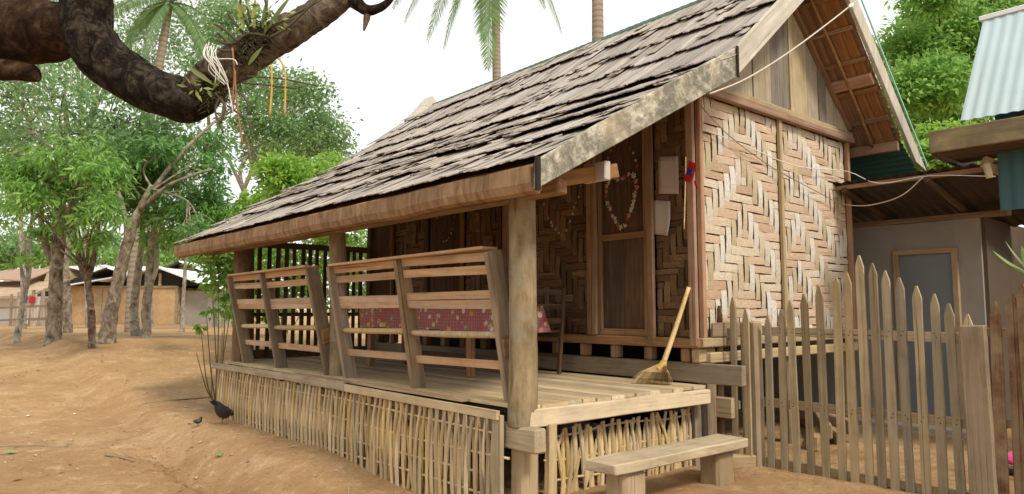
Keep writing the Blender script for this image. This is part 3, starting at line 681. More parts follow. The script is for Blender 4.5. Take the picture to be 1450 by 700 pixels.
panel('woven_front_wall', (1.26, ZB), (2.42, 3.2), 'front', ('weft_in', 'warp_in'), M['backin'], .085, .08, 6)
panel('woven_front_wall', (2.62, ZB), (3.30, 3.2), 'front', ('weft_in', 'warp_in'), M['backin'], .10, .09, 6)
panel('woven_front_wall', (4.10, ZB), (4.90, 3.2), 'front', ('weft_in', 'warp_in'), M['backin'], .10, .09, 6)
PL.sort(key=lambda s: s[0]); rest = {}
for i, (d, (Mx, mk), par) in enumerate(PL):
    k = random.randrange(10)
    if i < 300:
        if (k, mk) not in STM: STM[(k, mk)] = mesh_np('bamboo_strip', *STV[k], M[mk])
        link(bpy.data.objects.new('bamboo_strip', STM[(k, mk)]), Mx, par)
    else:
        rest.setdefault((par.name, mk), (par, MB()))[1].add(*STV[k], Mx)
# the joined strips keep the same material, with the fibres scaled to metres
def joined(mk, sc):
    m2 = M[mk].copy(); m2.name = mk + '_joined'
    for n_ in m2.node_tree.nodes:
        if n_.type == 'MAPPING': n_.inputs['Scale'].default_value = sc
    return m2
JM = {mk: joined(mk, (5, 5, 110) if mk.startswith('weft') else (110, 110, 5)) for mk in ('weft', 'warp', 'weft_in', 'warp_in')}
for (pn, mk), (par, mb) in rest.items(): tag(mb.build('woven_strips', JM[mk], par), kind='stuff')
# other front wall panels: boards
def vboards(name, v0, v1, z0, z1, mat, x=2.0):
    p = box(name, (x + .03, v0, z0), (x + .055, v1, z1), M['void'], H, bevel=False); v = v0
    while v < v1 - .02:
        wd = min(rnd(.12, .2), v1 - v); stick('wall_board', (x + .012, v + wd / 2, z0), (x + .012, v + wd / 2, z1), wd - .006, .025, mat, p, ydir=(0, 1, 0), seg=2, jit=.02, bevel=False); v += wd
vboards('board_wall', 3.34, 4.06, ZB, 3.25, M['dark']); vboards('board_wall', 4.94, 5.55, ZB, 3.25, M['dark'])
for v, wd, mt in ((.035, .075, 'red'), (.485, .075, 'brown'), (2.50, .09, 'red'), (2.60, .05, 'dark'), (3.32, .05, 'brown'), (4.08, .05, 'dark'), (4.92, .05, 'brown'), (5.54, .09, 'dark')):
    stick('wall_batten', (1.965, v, 1.0), (1.965, v, 3.32), wd, .04, M[mt], H, ydir=(0, 1, 0), jit=.03)
stick('wall_batten', (1.955, 1.155, 1.07), (1.955, 1.155, 3.3), .05, .05, M['brown'], H, ydir=(0, 1, 0))
stick('wall_batten', (1.95, 1.215, 1.07), (1.95, 1.215, 3.3), .055, .04, M['brown'], H, ydir=(0, 1, 0))
stick('wall_top_plate', (2.0, -.02, 3.26), (2.0, 5.6, 3.26), .10, .09, M['dark'], H)
# door
door = thing('x', (0, 0, 0), 'x', 'x'); bpy.data.objects.remove(door)
door = box('door', (2.03, .525, 1.075), (2.05, 1.13, 3.2), M['void'], H, bevel=False)
for (v0, v1) in ((.545, .82), (.824, 1.11)):
    box('door_panel', (2.0, v0, 1.13), (2.02, v1, 1.97), M['dark'], door)
    box('door_panel', (2.005, v0, 2.03), (2.022, v1, 3.15), M['dark'], door)
for z in (1.10, 2.0): stick('door_rail', (1.985, .53, z), (1.985, 1.12, z), .06, .03, M['brown'], door)
stick('door_stile', (1.985, .545, 1.08), (1.985, .545, 3.2), .045, .032, M['brown'], door, ydir=(0, 1, 0))
stick('door_stile', (1.985, 1.105, 1.08), (1.985, 1.105, 3.2), .04, .032, M['brown'], door, ydir=(0, 1, 0))
# gable: corner posts, plate, triangular boards
stick('corner_post', (2.015, -.025, 1.0), (2.015, -.025, 3.25), .05, .05, M['red'], H, ydir=(1, 0, 0))
stick('corner_post', (4.88, -.02, .9), (4.88, -.02, 3.25), .05, .05, M['red'], H, ydir=(1, 0, 0))
stick('wall_batten', (3.395, -.02, ZB), (3.395, -.02, 3.2), .045, .035, M['pale'], H, ydir=(1, 0, 0))
stick('gable_plate', (2.0, -.045, 3.225), (4.98, -.045, 3.225), .07, .06, M['red'], H, jit=.06)
stick('gable_plate', (2.0, -.04, 3.29), (4.98, -.04, 3.29), .055, .04, M['pale'], H, jit=.06)
edges = [2.0, 2.45, 2.95, 3.28, 3.66, 4.02, 4.28, 4.45, 4.72, 4.98]
for i, (a, b) in enumerate(zip(edges, edges[1:])):
    topz = lambda u: (prof(KN, u) if u < 3.63 else RS(u)) - .12
    P = [(a + .004, 3.30), (b - .004, 3.30), (b - .004, max(3.32, topz(b)))] + ([(3.63, topz(3.63))] if a < 3.63 < b else []) + [(a + .004, max(3.32, topz(a)))]
    n = len(P); y0 = -.012 + .01 * (i % 2); V = [(x, y0, z) for x, z in P] + [(x, y0 + .022, z) for x, z in P]
    F = [tuple(range(n)), tuple(range(2 * n - 1, n - 1, -1))] + [(q, n + q, n + (q + 1) % n, (q + 1) % n) for q in range(n)]
    Mx = frame(((a + b) / 2, 0, 3.3), (0, 0, 1), (1, 0, 0)); inv = Mx.inverted()
    mobj('gable_board', [inv @ Vector(v) for v in V], F, M['greyboard' if i in (3, 6) else 'yellow'], H, Mx)
# back & far walls so the house is solid
box('rear_wall', (4.84, .06, 1.03), (4.88, 5.56, 3.3), M['dark'], H, bevel=False); box('far_wall', (2.06, 5.56, 1.03), (4.88, 5.60, 3.3), M['dark'], H, bevel=False)
V = [(2.0, 5.58, 3.3), (4.9, 5.58, 3.3), (3.63, 5.58, 4.7)]; V += [(x, y + .03, z) for x, y, z in V]
mobj('far_gable', V, [(0, 1, 2), (5, 4, 3), (0, 3, 4, 1), (1, 4, 5, 2), (2, 5, 3, 0)], M['dark'], H)

# ------------------------------------------------------------------ things on the porch wall
def sheet(name, v0, v1, z0, z1, lab, curl=.02, flap=None):
    V = []; F = []; n = 6
    for j in range(n + 1):
        for i in range(n + 1):
            a, b = i / n, j / n; vv = v1 + (v0 - v1) * a; zz = z0 + (z1 - z0) * b - .03 * a
            xx = 1.987 - curl * (1 - b) ** 2 * a ** 2 - .003 * math.sin(a * 5 + b * 3)
            if flap and a > .8 and b < .5: vv += .04 * (.5 - b)
            V.append((xx, vv, zz))
    F = [(j * 7 + i, j * 7 + i + 1, j * 7 + i + 8, j * 7 + i + 7) for j in range(6) for i in range(6)]
    o = mobj(name, V, F, M['paper'], smooth=True); so = o.modifiers.new('t', 'SOLIDIFY'); so.thickness = .002
    return tag(o, lab, 'paper sheet')
sheet('paper_notice', .175, .395, 2.35, 2.69, 'upper pale paper sheet pinned on the woven wall right of the door', .008)
sheet('paper_notice', .27, .46, 1.99, 2.30, 'lower torn paper sheet with a curled corner, right of the door', .03, True)
def garland(lab, pts, step, mats, size):
    g = thing('flower_garland', pts[0], lab, 'garland'); Pp, _ = smooth_path(pts, [1] * len(pts), 60); mb = MB(); mb.tube(Pp[::3], .003, 4, smoothp=False); mb.build('string', M['twig'], g)
    acc = 0; last = Pp[0]; bl = {}
    for p in Pp:
        acc += (p - last).length; last = p
        if acc >= step:
            acc = 0; mk = random.choice(mats); q = p + Vector((-.01, rnd(-.008, .008), rnd(-.01, .01))); a0 = rnd(0, 6)
            V = [q + Vector((-.008, 0, 0))]; F = []
            for k in range(5):
                a = a0 + k * 1.2566; r = size * rnd(.7, 1.2)
                i0 = len(V); V += [q + Vector((0, math.cos(a - .45) * r * .7, math.sin(a - .45) * r * .7)), q + Vector((-.004, math.cos(a) * r, math.sin(a) * r)), q + Vector((0, math.cos(a + .45) * r * .7, math.sin(a + .45) * r * .7))]
                F += [(0, i0, i0 + 1), (0, i0 + 1, i0 + 2)]
            mobj('blossom', [v - q for v in V], F, M[mk], g, Matrix.Translation(q))
    return g
fw = ['flower_w', 'flower_w', 'flower_p', 'flower_r']
X = 1.966
garland('heart-shaped garland of white and pink paper flowers hung on the door', [(X, .81, 2.52), (X, .90, 2.56), (X, .98, 2.52), (X, 1.0, 2.42), (X, .93, 2.24), (X, .82, 2.08), (X, .70, 2.22), (X, .63, 2.42), (X, .65, 2.55), (X, .73, 2.57), (X, .81, 2.52)], .034, fw, .028)
garland('thin arched string of small flowers above the heart garland', [(X, 1.05, 2.58), (X, .98, 2.76), (X, .82, 2.93), (X, .70, 2.84), (X, .60, 2.62)], .06, fw, .015)
garland('V-shaped string of white and red flowers on the woven wall left of the door', [(X, 1.95, 2.66), (X, 1.86, 2.40), (X, 1.72, 2.16), (X, 1.58, 2.08), (X, 1.46, 2.26), (X, 1.34, 2.50), (X, 1.28, 2.66)], .05, fw, .018)
garland('faint hanging garland on the dark boards behind the leaning railing', [(X, 3.85, 2.6), (X, 3.78, 2.3), (X, 3.65, 2.15), (X, 3.5, 2.3), (X, 3.45, 2.6)], .06, fw, .018)
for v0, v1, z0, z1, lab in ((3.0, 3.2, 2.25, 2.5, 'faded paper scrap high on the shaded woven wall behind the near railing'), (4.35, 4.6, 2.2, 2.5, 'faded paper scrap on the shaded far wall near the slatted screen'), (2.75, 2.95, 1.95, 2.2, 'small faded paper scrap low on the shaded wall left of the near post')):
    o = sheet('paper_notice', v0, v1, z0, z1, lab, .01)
    o.data.materials[0] = M['warp_in']  # these scraps take the shade-darkened strip colour
t = thing('cloth_tassel', (1.95, 1.70, 2.5), 'small red cloth tassel hanging on the wall above the flower string', 'tassel')
stick('tassel', (1.93, 1.72, 2.66), (1.93, 1.72, 2.48), .05, .01, M['redc'], t, ydir=(0, 1, 0), jit=.2)
t = thing('small_flag', (1.93, .03, 2.1), 'little red and blue cloth flag on a stick at the house corner', 'flag')
tube('flag_stick', [(1.93, .09, 2.0), (1.92, .06, 2.4), (1.92, .05, 2.62)], .006, M['broom'], t, sides=6)
stick('flag_cloth', (1.90, -.04, 2.56), (1.905, .03, 2.40), .085, .006, M['redc'], t, ydir=(0, 1, .2), jit=.15, seg=4, bevel=False)
stick('flag_emblem', (1.893, -.01, 2.51), (1.896, .0, 2.45), .05, .006, M['bluec'], t, ydir=(0, 1, .2), jit=.15, bevel=False)
stick('flag_cloth', (1.90, -.05, 2.40), (1.905, -.07, 2.32), .02, .005, M['redc'], t, ydir=(0, 1, 0), jit=.15, bevel=False)

# ------------------------------------------------------------------ table, cloth, chair, broom
t = thing('porch_table', (1.1, 2.5, .68), 'long low wooden table under the pink floral cloth on the porch', 'table')
box('table_top', (.87, 1.33, 1.30), (1.42, 3.72, 1.33), M['brown'], t)
for u, v in ((.92, 1.78), (1.37, 1.5), (.92, 3.62), (1.37, 3.62)): stick('leg', (u, v, .68), (u, v, 1.298), .07, .07, M['brown'], t, ydir=(1, 0, 0))
stick('apron', (.93, 1.36, 1.235), (.93, 3.7, 1.235), .10, .025, M['dark'], t); stick('stretcher', (1.37, 1.5, .82), (1.37, 3.6, .82), .06, .03, M['dark'], t)
per = [(.85, 1.36), (.85, 3.76), (1.44, 3.76), (1.44, 1.36)]; ring = []
for a, b in zip(per, per[1:] + per[:1]):
    k = 60 if abs(a[1] - b[1]) > 1 else 16
    for i in range(k): ring.append((a[0] + (b[0] - a[0]) * i / k, a[1] + (b[1] - a[1]) * i / k))
V = []; F = []; n = len(ring); rows = 6
for r in range(rows + 1):
    f = r / rows
    for i, (x, y) in enumerate(ring):
        nx_, ny_ = x - 1.145, y - 2.53; ex = (1 if x > 1.43 else -1 if x < .86 else 0); ey = (1 if y > 3.75 else -1 if y < 1.37 else 0)
        wv = .022 * f * (math.sin(i * .8) + .7 * math.sin(i * .37 + 1)); hem = .24 + .02 * math.sin(i * .23)
        V.append((x + ex * (.008 + wv + .02 * f), y + ey * (.008 + wv + .02 * f), 1.342 - hem * f))
for r in range(rows):
    for i in range(n): F.append((r * n + i, r * n + (i + 1) % n, (r + 1) * n + (i + 1) % n, (r + 1) * n + i))
F.append(tuple(range(n)))
o = mobj('tablecloth', V, F, M['cloth'], smooth=True); tag(o, 'pink checked tablecloth with printed flowers draped over the porch table', 'tablecloth')
for p in o.data.polygons:
    if len(p.vertices) > 4: p.use_smooth = False
t = thing('wooden_chair', (1.6, 1.65, .68), 'dark wooden chair standing beside the porch table', 'chair')
for u in (1.42, 1.80):
    stick('leg', (u, 1.50, .68), (u, 1.43, 1.52), .035, .04, M['dark'], t, ydir=(1, 0, 0)); stick('leg', (u, 1.88, .68), (u, 1.88, 1.08), .035, .035, M['dark'], t, ydir=(1, 0, 0))
    stick('side_rail', (u, 1.5, .86), (u, 1.88, .86), .035, .02, M['dark'], t); stick('seat_rail', (u, 1.5, 1.06), (u, 1.88, 1.06), .05, .025, M['dark'], t)
box('seat', (1.40, 1.47, 1.086), (1.82, 1.91, 1.11), M['dark'], t)
for z in (1.20, 1.34, 1.48): stick('back_slat', (1.42, 1.475 - (z - 1.1) * .09, z), (1.80, 1.475 - (z - 1.1) * .09, z), .05, .02, M['dark'], t)
t = thing('straw_broom', (1.90, .25, .68), 'yellow straw broom leaning on the wall at the porch corner', 'broom')
tube('handle', [(1.80, .245, .84), (1.86, .15, 1.15), (1.93, .055, 1.50)], [.024, .021, .017], M['broom'], t, sides=8)
tube('binding', [(1.78, .27, .80), (1.80, .245, .84), (1.81, .24, .87)], [.042, .034, .028], M['yroot'], t, sides=10)
mb = MB()
for i in range(320):
    a = rnd(-1, 1); p0 = Vector((1.805, .24, .86)); e = Vector((1.72 + .08 * a + rnd(-.05, .05), .29 + .13 * a * -1 + rnd(-.03, .03), .683)); mid = (p0 + e) / 2 + Vector((-.02, .01 - .03 * a, .01)) 
    V, F = [], []
    P3, _ = smooth_path([p0 + Vector((rnd(-.015, .015), rnd(-.015, .015), 0)), mid, e], [1] * 3, 4)
    for q in P3: V += [q + Vector((.003, .003, 0)), q - Vector((.003, .003, 0)), q + Vector((0, 0, .003))]
    for k in range(len(P3) - 1):
        for m in range(3): F.append((k * 3 + m, k * 3 + (m + 1) % 3, k * 3 + 3 + (m + 1) % 3, k * 3 + 3 + m))
    mb.add(V, F)
tag(mb.build('bristles', M['broom'], t), kind='stuff')

# ------------------------------------------------------------------ step bench
t = thing('step_bench', (1.0, -.45, 0), 'thick plank step on two wood blocks before the porch edge', 'bench')
stick('step_plank', (.20, -.47, .325), (1.80, -.42, .30), .26, .07, M['deck'], t, ydir=(0, 1, 0), seg=8, jit=.07)
stick('block', (.46, -.47, -.12), (.46, -.47, .285), .22, .17, M['gate_post'], t, ydir=(1, 0, 0), jit=.05)
stick('block', (1.56, -.42, -.12), (1.56, -.42, .265), .22, .17, M['gate_post'], t, ydir=(1, 0, 0), jit=.05)
clodm = MB()
t = thing('wood_block', (2.2, -.2, 0), 'short weathered timber offcut lying between the step and the gate post', 'timber')
stick('timber', (2.05, -.10, .05), (2.32, -.28, .05), .12, .1, M['gate_post'], t, ydir=(0, 0, 1), jit=.1)

# ------------------------------------------------------------------ picket gate and fences
U = 2.42
def picket(px, py, mat, parent, wdt=.062, u=U, zb=None, lean=0):
    p = onp(px, py, 0, u); zb = gz(u, p.y) - .0 if zb is None else zb; L = p.z - zb; h = .085; hw = wdt / 2
    V = []; F = []; P = [(0, hw), (L * .33, hw * rnd(.94, 1.1)), (L * .66, hw * rnd(.94, 1.1)), (L - h, hw * rnd(.9, 1.08)), (L, rnd(.003, .008))]
    for s, t in ((1, -.011), (1, .011)):
        for x, y in P: V += [(x, -y, t), (x, y, t)]
    for k in range(4):
        a = k * 2; F += [(a, a + 1, a + 3, a + 2), (10 + a, 12 + a, 13 + a, 11 + a), (a, a + 2, 12 + a, 10 + a), (a + 1, 11 + a, 13 + a, a + 3)]
    F += [(0, 10, 11, 1), (8, 9, 19, 18)]
    return mobj('picket', V, F, mat, parent, frame((u, p.y + lean, zb), (rnd(-.01, .01), rnd(-.012, .012) - lean / max(L, .1), 1), (0, 1, 0)))
t = thing('picket_gate', (U, -1.1, 0), 'weathered picket gate with an arched top and pointed slats beside the house', 'gate')
for px, py in ((1086, 446), (1104, 438), (1121, 425), (1140, 416), (1160, 404), (1182, 393), (1199, 386), (1218, 362), (1235.5, 373), (1254, 383), (1275, 393), (1298, 405), (1321.5, 416), (1347, 430)):
    picket(px, py, M['fence'], t, .058, U - .025, zb=gz(U, -1) + .0 - .02)
mb = MB()
for o in [q for q in t.children if q.name.startswith('picket')]:
    loc = WM[o.name].translation
    for z in (1.145, 1.115, .55, .52):
        c_ = Vector((loc.x - .0125, loc.y + rnd(-.012, .012), z + rnd(-.006, .006))); mb.tube([c_, c_ - Vector((.003, 0, 0))], [.0045, .004], 6, smoothp=False)
tag(mb.build('nails', M['void'], t), kind='stuff')
for z, zz in ((1.13, 1.11), (.535, .53)): stick('gate_rail', (U, -.33, z), (U, -1.90, zz), .072, .025, M['fence'], t, jit=.05)
stick('gate_rail', (U, -.33, .05), (U, -1.9, .04), .06, .025, M['fence'], t)
t = thing('gate_post', (U, -.29, 0), 'broad squared gate post of tan wood at the house side', 'gate post')
stick('post', (U - .02, -.235, -.15), (U - .02, -.235, 1.21), .15, .12, M['gate_post'], t, ydir=(0, 1, 0), seg=6, jit=.02)
t = thing('gate_post', (U, -1.95, 0), 'tapering grey slab gate post at the far right side of the gate', 'gate post')
stick('post', (U - .05, -1.93, -.15), (U - .05, -1.915, 1.20), .155, .05, M['grey'], t, ydir=(0, 1, 0), seg=6, jit=.06)
t = thing('picket_fence', (U, -.1, 0), 'short run of narrow pickets between the house corner and gate post', 'fence')
for px, py in ((1016.5, 433), (1036, 421), (1055, 438)): picket(px, py, M['red_fence'] if px < 1030 else M['fence'], t, .05, U - .16)
stick('fence_rail', (U - .10, .12, 1.10), (U - .10, -.16, 1.10), .10, .03, M['grey'], t); stick('fence_rail', (U - .10, .14, .5), (U - .10, -.16, .5), .07, .03, M['grey'], t)
t = thing('picket_fence', (U, -2.3, 0), 'rusty brown pickets running on right of the slab gate post', 'fence')
for px, py in ((1367, 445), (1404, 427), (1428, 413), (1448, 402), (1469, 396), (1490, 390)): picket(px, py, M['red_fence'] if px > 1370 else M['fence'], t, .066, U - .03)
for z in (1.155, .56): stick('fence_rail', (U + .005, -1.86, z), (U + .005, -3.2, z), .06, .025, M['grey'], t)
# timber lying under the house behind the gate
for k in range(4):
    o = stick('stacked_timber', (3.3 + .2 * k, -.3 - .04 * k, .08 + .09 * (k % 2)), (4.9, .3 + .2 * k, .09 + .09 * (k % 2)), .14, .09, M['gate_post'])
    tag(o, ('nearest low timber lying behind the gate under the house', 'second timber, raised on the pile behind the gate', 'third timber, lying low in the pile behind the gate', 'rearmost raised timber of the pile behind the gate')[k], 'timber', 'timbers stacked behind the gate')

# ------------------------------------------------------------------ neighbour house
N_ = thing('neighbour_house', (5.6, -.4, 0), 'grey plastered neighbouring house with a low tin lean-to roof', 'house')
WX = 5.6
box('wall', (WX, -.20, -.1), (WX + .1, 3.0, 2.30), M['wall'], N_, bevel=False)
box('wall', (WX + .004, -1.08, -.1), (WX + .1, -.83, 2.30), M['wall'], N_, bevel=False)
box('wall', (WX + .002, -.84, 1.97), (WX + .1, -.19, 2.295), M['wall'], N_, bevel=False)
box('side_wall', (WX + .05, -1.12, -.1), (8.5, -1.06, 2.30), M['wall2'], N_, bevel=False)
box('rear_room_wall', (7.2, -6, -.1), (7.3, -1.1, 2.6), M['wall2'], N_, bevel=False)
d = box('door', (WX + .012, -.85, .05), (WX + .05, -.20, 1.97), M['glass'], N_, bevel=False)
for v in (-.83, -.22): stick('door_frame', (WX - .015, v, .05), (WX - .015, v, 1.965), .06, .05, M['gate_post'], d, ydir=(0, 1, 0))
stick('door_frame', (WX - .015, -.86, 1.965), (WX - .015, -.19, 1.965), .06, .052, M['gate_post'], d); stick('door_frame', (WX - .012, -.82, .10), (WX - .012, -.23, .10), .07, .05, M['gate_post'], d)
tube('door_handle', [(WX - .005, -.75, 1.0), (WX - .05, -.75, 1.02), (WX - .05, -.75, 1.10), (WX - .005, -.75, 1.12)], .008, M['void'], d, sides=6)
box('wall_plate', (WX - .03, -1.35, 2.30), (WX + .12, 3, 2.36), M['brown'], N_)
lt = corr('lean_to_roof', (4.55, 3.2, 2.69), (0, -4.75, 0), (2.0, 0, -.42), 40, .012, M['rust'], N_)
stick('eave_batten', (4.62, 2.9, 2.64), (4.62, -1.52, 2.645), .045, .03, M['red'], lt)
for v in (-.93, -.1, .7): stick('rafter', (4.58, v, 2.61), (6.4, v, 2.24), .055, .05, M['dark'], lt)
stick('rafter', (4.4, -1.50, 2.66), (4.42, -1.52, 2.52), .05, .05, M['pale'], lt)
stick('rafter', (4.5, -1.45, 2.70), (5.4, -2.0, 2.28), .11, .05, M['gate_post'], lt)
box('threshold_ledge', (WX - .5, -1.1, -.06), (WX, 1.2, .09), M['concrete'], N_)
B = thing('tin_roofed_building', (4.3, -2.5, 0), 'building at the right edge with steep pale blue tin roof and thick fascia', 'building')
corr('tin_roof', (4.15, -1.385, 3.035), (0, -5, 0), (.86, 0, 1.19), 52, .005, M['tin'], B)
stick('ridge_cap', (5.03, -1.35, 4.25), (5.03, -6.4, 4.25), .09, .05, M['tinwhite'], B, ydir=(1, 0, 0))
stick('fascia_board', (4.17, -1.115, 2.885), (4.17, -6.4, 2.885), .205, .06, M['beamold'], B, jit=.02)
stick('end_board', (4.2, -1.13, 2.85), (5.4, -1.13, 2.85), .20, .05, M['dark'], B)
stick('soffit', (4.5, -1.15, 2.78), (4.5, -6.4, 2.78), .6, .03, M['dark'], B, ydir=(1, 0, 0))
corr('teal_wall', (4.52, -1.56, 2.22), (0, -4, 0), (0, 0, .95), 36, .01, M['tealwall'], B)
stick('post', (5.3, -3.2, -.1), (5.3, -3.2, 2.8), .1, .1, M['grey'], B, ydir=(1, 0, 0))

# broad-leaved plant and the pink cloth at the right edge
t = thing('broad_leaf_plant', (3.6, -2.6, 0), 'pale green leaf tips of a broad-leaved plant at the right edge', 'plant')
def bigleaf(base, tip, wdt, parent, name='leaf', mat='lf_big', up=(0, 0, 1)):
    base = Vector(base); tip = Vector(tip); L = (tip - base).length; V = []; F = []; n = 8
    for i in range(n + 1):
        f = i / n; h = wdt / 2 * math.sin(math.pi * min(1, f * .92 + .08)) ** .8 if i < n else .001; z = -.12 * L * f * f
        V += [(L * f, -h, z + h * .3), (L * f, 0, z), (L * f, h, z + h * .3)]
    for i in range(n):
        a = i * 3; F += [(a, a + 3, a + 4, a + 1), (a + 1, a + 4, a + 5, a + 2)]
    side = (tip - base).cross(Vector(up)); o = mobj(name, V, F, M[mat], parent, frame(base, tip - base, side), True); return o
sb = onp(1475, 395, 0, 3.3)
for tp in ((1401, 362), (1416, 346), (1441, 350), (1470, 330), (1500, 350)):
    bigleaf(sb + Vector((rnd(-.03, .03), rnd(-.03, .03), 0)), onp(tp[0], tp[1], 0, 3.3 + rnd(-.1, .1)), .085, t)
for _ in range(3): pass
tube('stem', [(sb.x, sb.y, -.1), (sb.x + .03, sb.y + .02, .8), tuple(sb)], [.03, .025, .02], M['stem'], t)
t = thing('low_shelf', (4.6, -2.05, 0), 'low plank shelf behind the right-hand fence with folded cloth on it', 'shelf')
pS = onp(1440, 655, 0, 3.6); box('shelf_board', (3.45, pS.y - .6, pS.z - .03), (3.85, pS.y + .12, pS.z), M['grey'], t)
for yy in (.05, -.5): box('leg', (3.6, pS.y + yy, -.1), (3.68, pS.y + yy + .05, pS.z - .03), M['grey'], t)
o = stick('folded_cloth', (3.6, pS.y + .06, pS.z + .03), (3.62, pS.y - .35, pS.z + .04), .28, .055, M['pink'], ydir=(1, 0, 0), seg=5, jit=.2); tag(o, 'bright pink folded cloth on the low shelf at the right edge', 'cloth')

# ------------------------------------------------------------------ wires
def wire(lab, P, r, mat):
    o = tube('wire', P, r, M[mat], sides=6, n=24); return tag(o, lab, 'wire')
wire('thick tan cable rising from the bargeboard to the gable peak insulator', [onp(1005, 133, 1, -.56), onp(1060, 110, 1, -.6), onp(1130, 65, 1, -.62), onp(1212, 2, 1, -.6), onp(1240, -25, 1, -.8)], .007, 'wire')
wire('white cable running across the woven gable wall toward the neighbouring roof', [onp(990, 180, 1, -.03), onp(1075, 215, 1, -.06), onp(1130, 236, 1, -.08), onp(1200, 243, 1, -.1), (4.5, -.5, 2.62), onp(1316, 249, 0, 4.5), onp(1410, 250, 0, 4.4)], .005, 'white')
wire('slack loop of tan cable drooping from the gable wall corner', [onp(1195, 290, 1, -.05), onp(1230, 291, 0, 4.6), onp(1275, 278, 0, 4.5), onp(1308, 250, 0, 4.5)], .006, 'wire')
wire('dark thin cable sagging down across the woven gable wall', [onp(988, 145, 1, -.05), onp(1030, 190, 1, -.06), onp(1090, 235, 1, -.06), onp(1150, 268, 1, -.06), onp(1195, 292, 1, -.05)], .004, 'dwire')
t = thing('insulator', onp(1205, 8, 1, -.6), 'small glass insulator on the cable near the gable peak', 'insulator')
p = onp(1205, 8, 1, -.6); tube('insulator_body', [p + Vector((-.05, 0, -.03)), p, p + Vector((.05, 0, .03))], [.008, .022, .008], M['tinwhite'], t, sides=10)

# ------------------------------------------------------------------ foliage
def leaves(name, blobs, n, L, W, mat, parent, droop=.3, csize=.28, per=22, up=.6):
    Vs = []; vol = np.array([b[1][0] * b[1][1] * b[1][2] for b in blobs]) ** .75; vol /= vol.sum()
    for (c, r), f in zip(blobs, vol):
        k = max(3, int(n * f / per)); dr = rng.normal(size=(k, 3)); dr /= np.linalg.norm(dr, axis=1)[:, None]
        rad = rng.uniform(.1, 1.3, (k, 1)) ** .6; cen = np.array(c) + dr * rad * np.array(r)
        cen = np.repeat(cen, per, 0); cs = np.repeat(rng.uniform(.5, 1.3, (k, 1)), per, 0) * csize * float(np.mean(r))
        off = rng.normal(size=cen.shape) * cs * np.array([1, 1, .6]); p = cen + off
        ax = off / (np.linalg.norm(off, axis=1)[:, None] + 1e-6) + rng.normal(size=cen.shape) * .5 + np.array([0, 0, -droop * 1.6]); ax /= np.linalg.norm(ax, axis=1)[:, None]
        nr = rng.normal(size=cen.shape) + np.array([0, 0, up * 1.5]); nr -= ax * (nr * ax).sum(1)[:, None]; nr /= np.linalg.norm(nr, axis=1)[:, None]; sd_ = np.cross(ax, nr)
        s = rng.uniform(.6, 1.25, (len(p), 1)); l = L * s; w_ = W * s * .5
        Vs.append(np.stack([p, p + ax * l * .45 + sd_ * w_ + nr * w_ * .35, p + ax * l, p + ax * l * .45 - sd_ * w_ + nr * w_ * .35], 1))
    V = np.concatenate(Vs).reshape(-1, 3); m = len(V) // 4; b = np.arange(m) * 4
    F = np.concatenate([np.stack([b, b + 1, b + 2], 1), np.stack([b, b + 2, b + 3], 1)])
    return mobj(name, V, F, M[mat], parent)
def pb(lst, d, dd=.0):   # crown masses given as (px, py, rx, ry[, depth offset]) at depth d
    out = []
    for q in lst:
        dp = d + (q[4] if len(q) > 4 else rnd(-.12, .12) * d); c = at(q[0], q[1], dp); s = dp / FPX
        out.append((tuple(c), (q[2] * s, q[2] * s, q[3] * s)))
    return out
def tree(name, label, cat, d, trunk, limbs, crown, n, L, W, leaf, bark, group=None, droop=.3, per=16, csize=.24, sides=12, flare=1.25):
    """trunk: list of (px,py,width_px) from the foot up; limbs: more such lists with optional depth offset"""
    P = [at(a, b, d) for a, b, c in trunk]; base = P[0].copy(); base.z = gz(base.x, base.y) - .08
    P[0] = base; rr = [c * .345 * d / FPX for a, b, c in trunk]; n = int(n * .52)
    P.insert(1, base.lerp(P[1], .12) + Vector((0, 0, .02))); rr.insert(1, rr[0]); rr[0] *= flare
    t = thing(name, base, label, cat, group)
    tube('trunk', P, rr, M[bark], t, sides=sides, n=len(P) * 8, rough=.22, seed=len(WM), freq=1.4)
    for lb in limbs:
        Q = [at(q[0], q[1], d + (q[3] if len(q) > 3 else 0)) for q in lb]; tube('branch', Q, [q[2] * .5 * d / FPX for q in lb], M[bark], t, sides=7, rough=.2, seed=len(WM))
    if crown:
        bl = pb(crown, d); leaves('crown', bl, n, L, W, leaf, t, droop, csize, per)
        mb = MB(); tip = P[-1]
        for c, r in bl:
            c = Vector(c); st = tip.lerp(P[-2], rnd(0, .5)); mid = st.lerp(c, .5) + Vector((rnd(-.2, .2), rnd(-.2, .2), rnd(0, .3)))
            mb.tube([st, mid, c], [rr[-1] * .55, rr[-1] * .35, .01], 5)
            for q in range(5):
                e = c + Vector((rnd(-1, 1) * r[0], rnd(-1, 1) * r[1], rnd(-.6, 1) * r[2])); mb.tube([mid.lerp(c, rnd(0, 1)), mid.lerp(e, .6), e], [rr[-1] * .25 + .006, .012, .004], 4, n=4)
        tag(mb.build('twigs', M[bark], t, True), kind='stuff')
    return t
tree('mango_tree', 'slim dark forked mango tree with drooping bright green leaves', 'tree', 13.5, [(131, 482, 15), (129, 440, 14), (124, 395, 12), (122, 380, 10)],
     [[(124, 398, 10), (113, 372, 7), (108, 340, 5), (90, 290, 4)], [(125, 396, 9), (134, 360, 7), (140, 320, 5), (150, 270, 4)]],
     [(60, 240, 38, 26), (108, 222, 42, 24), (40, 275, 30, 22), (105, 265, 42, 24), (85, 305, 34, 18), (148, 295, 30, 22), (150, 245, 36, 24), (15, 250, 30, 24), (180, 230, 30, 22), (125, 335, 24, 12), (60, 330, 20, 10)], 15500, .17, .045, 'lf_mango', 'darkbark', droop=.5, per=20)
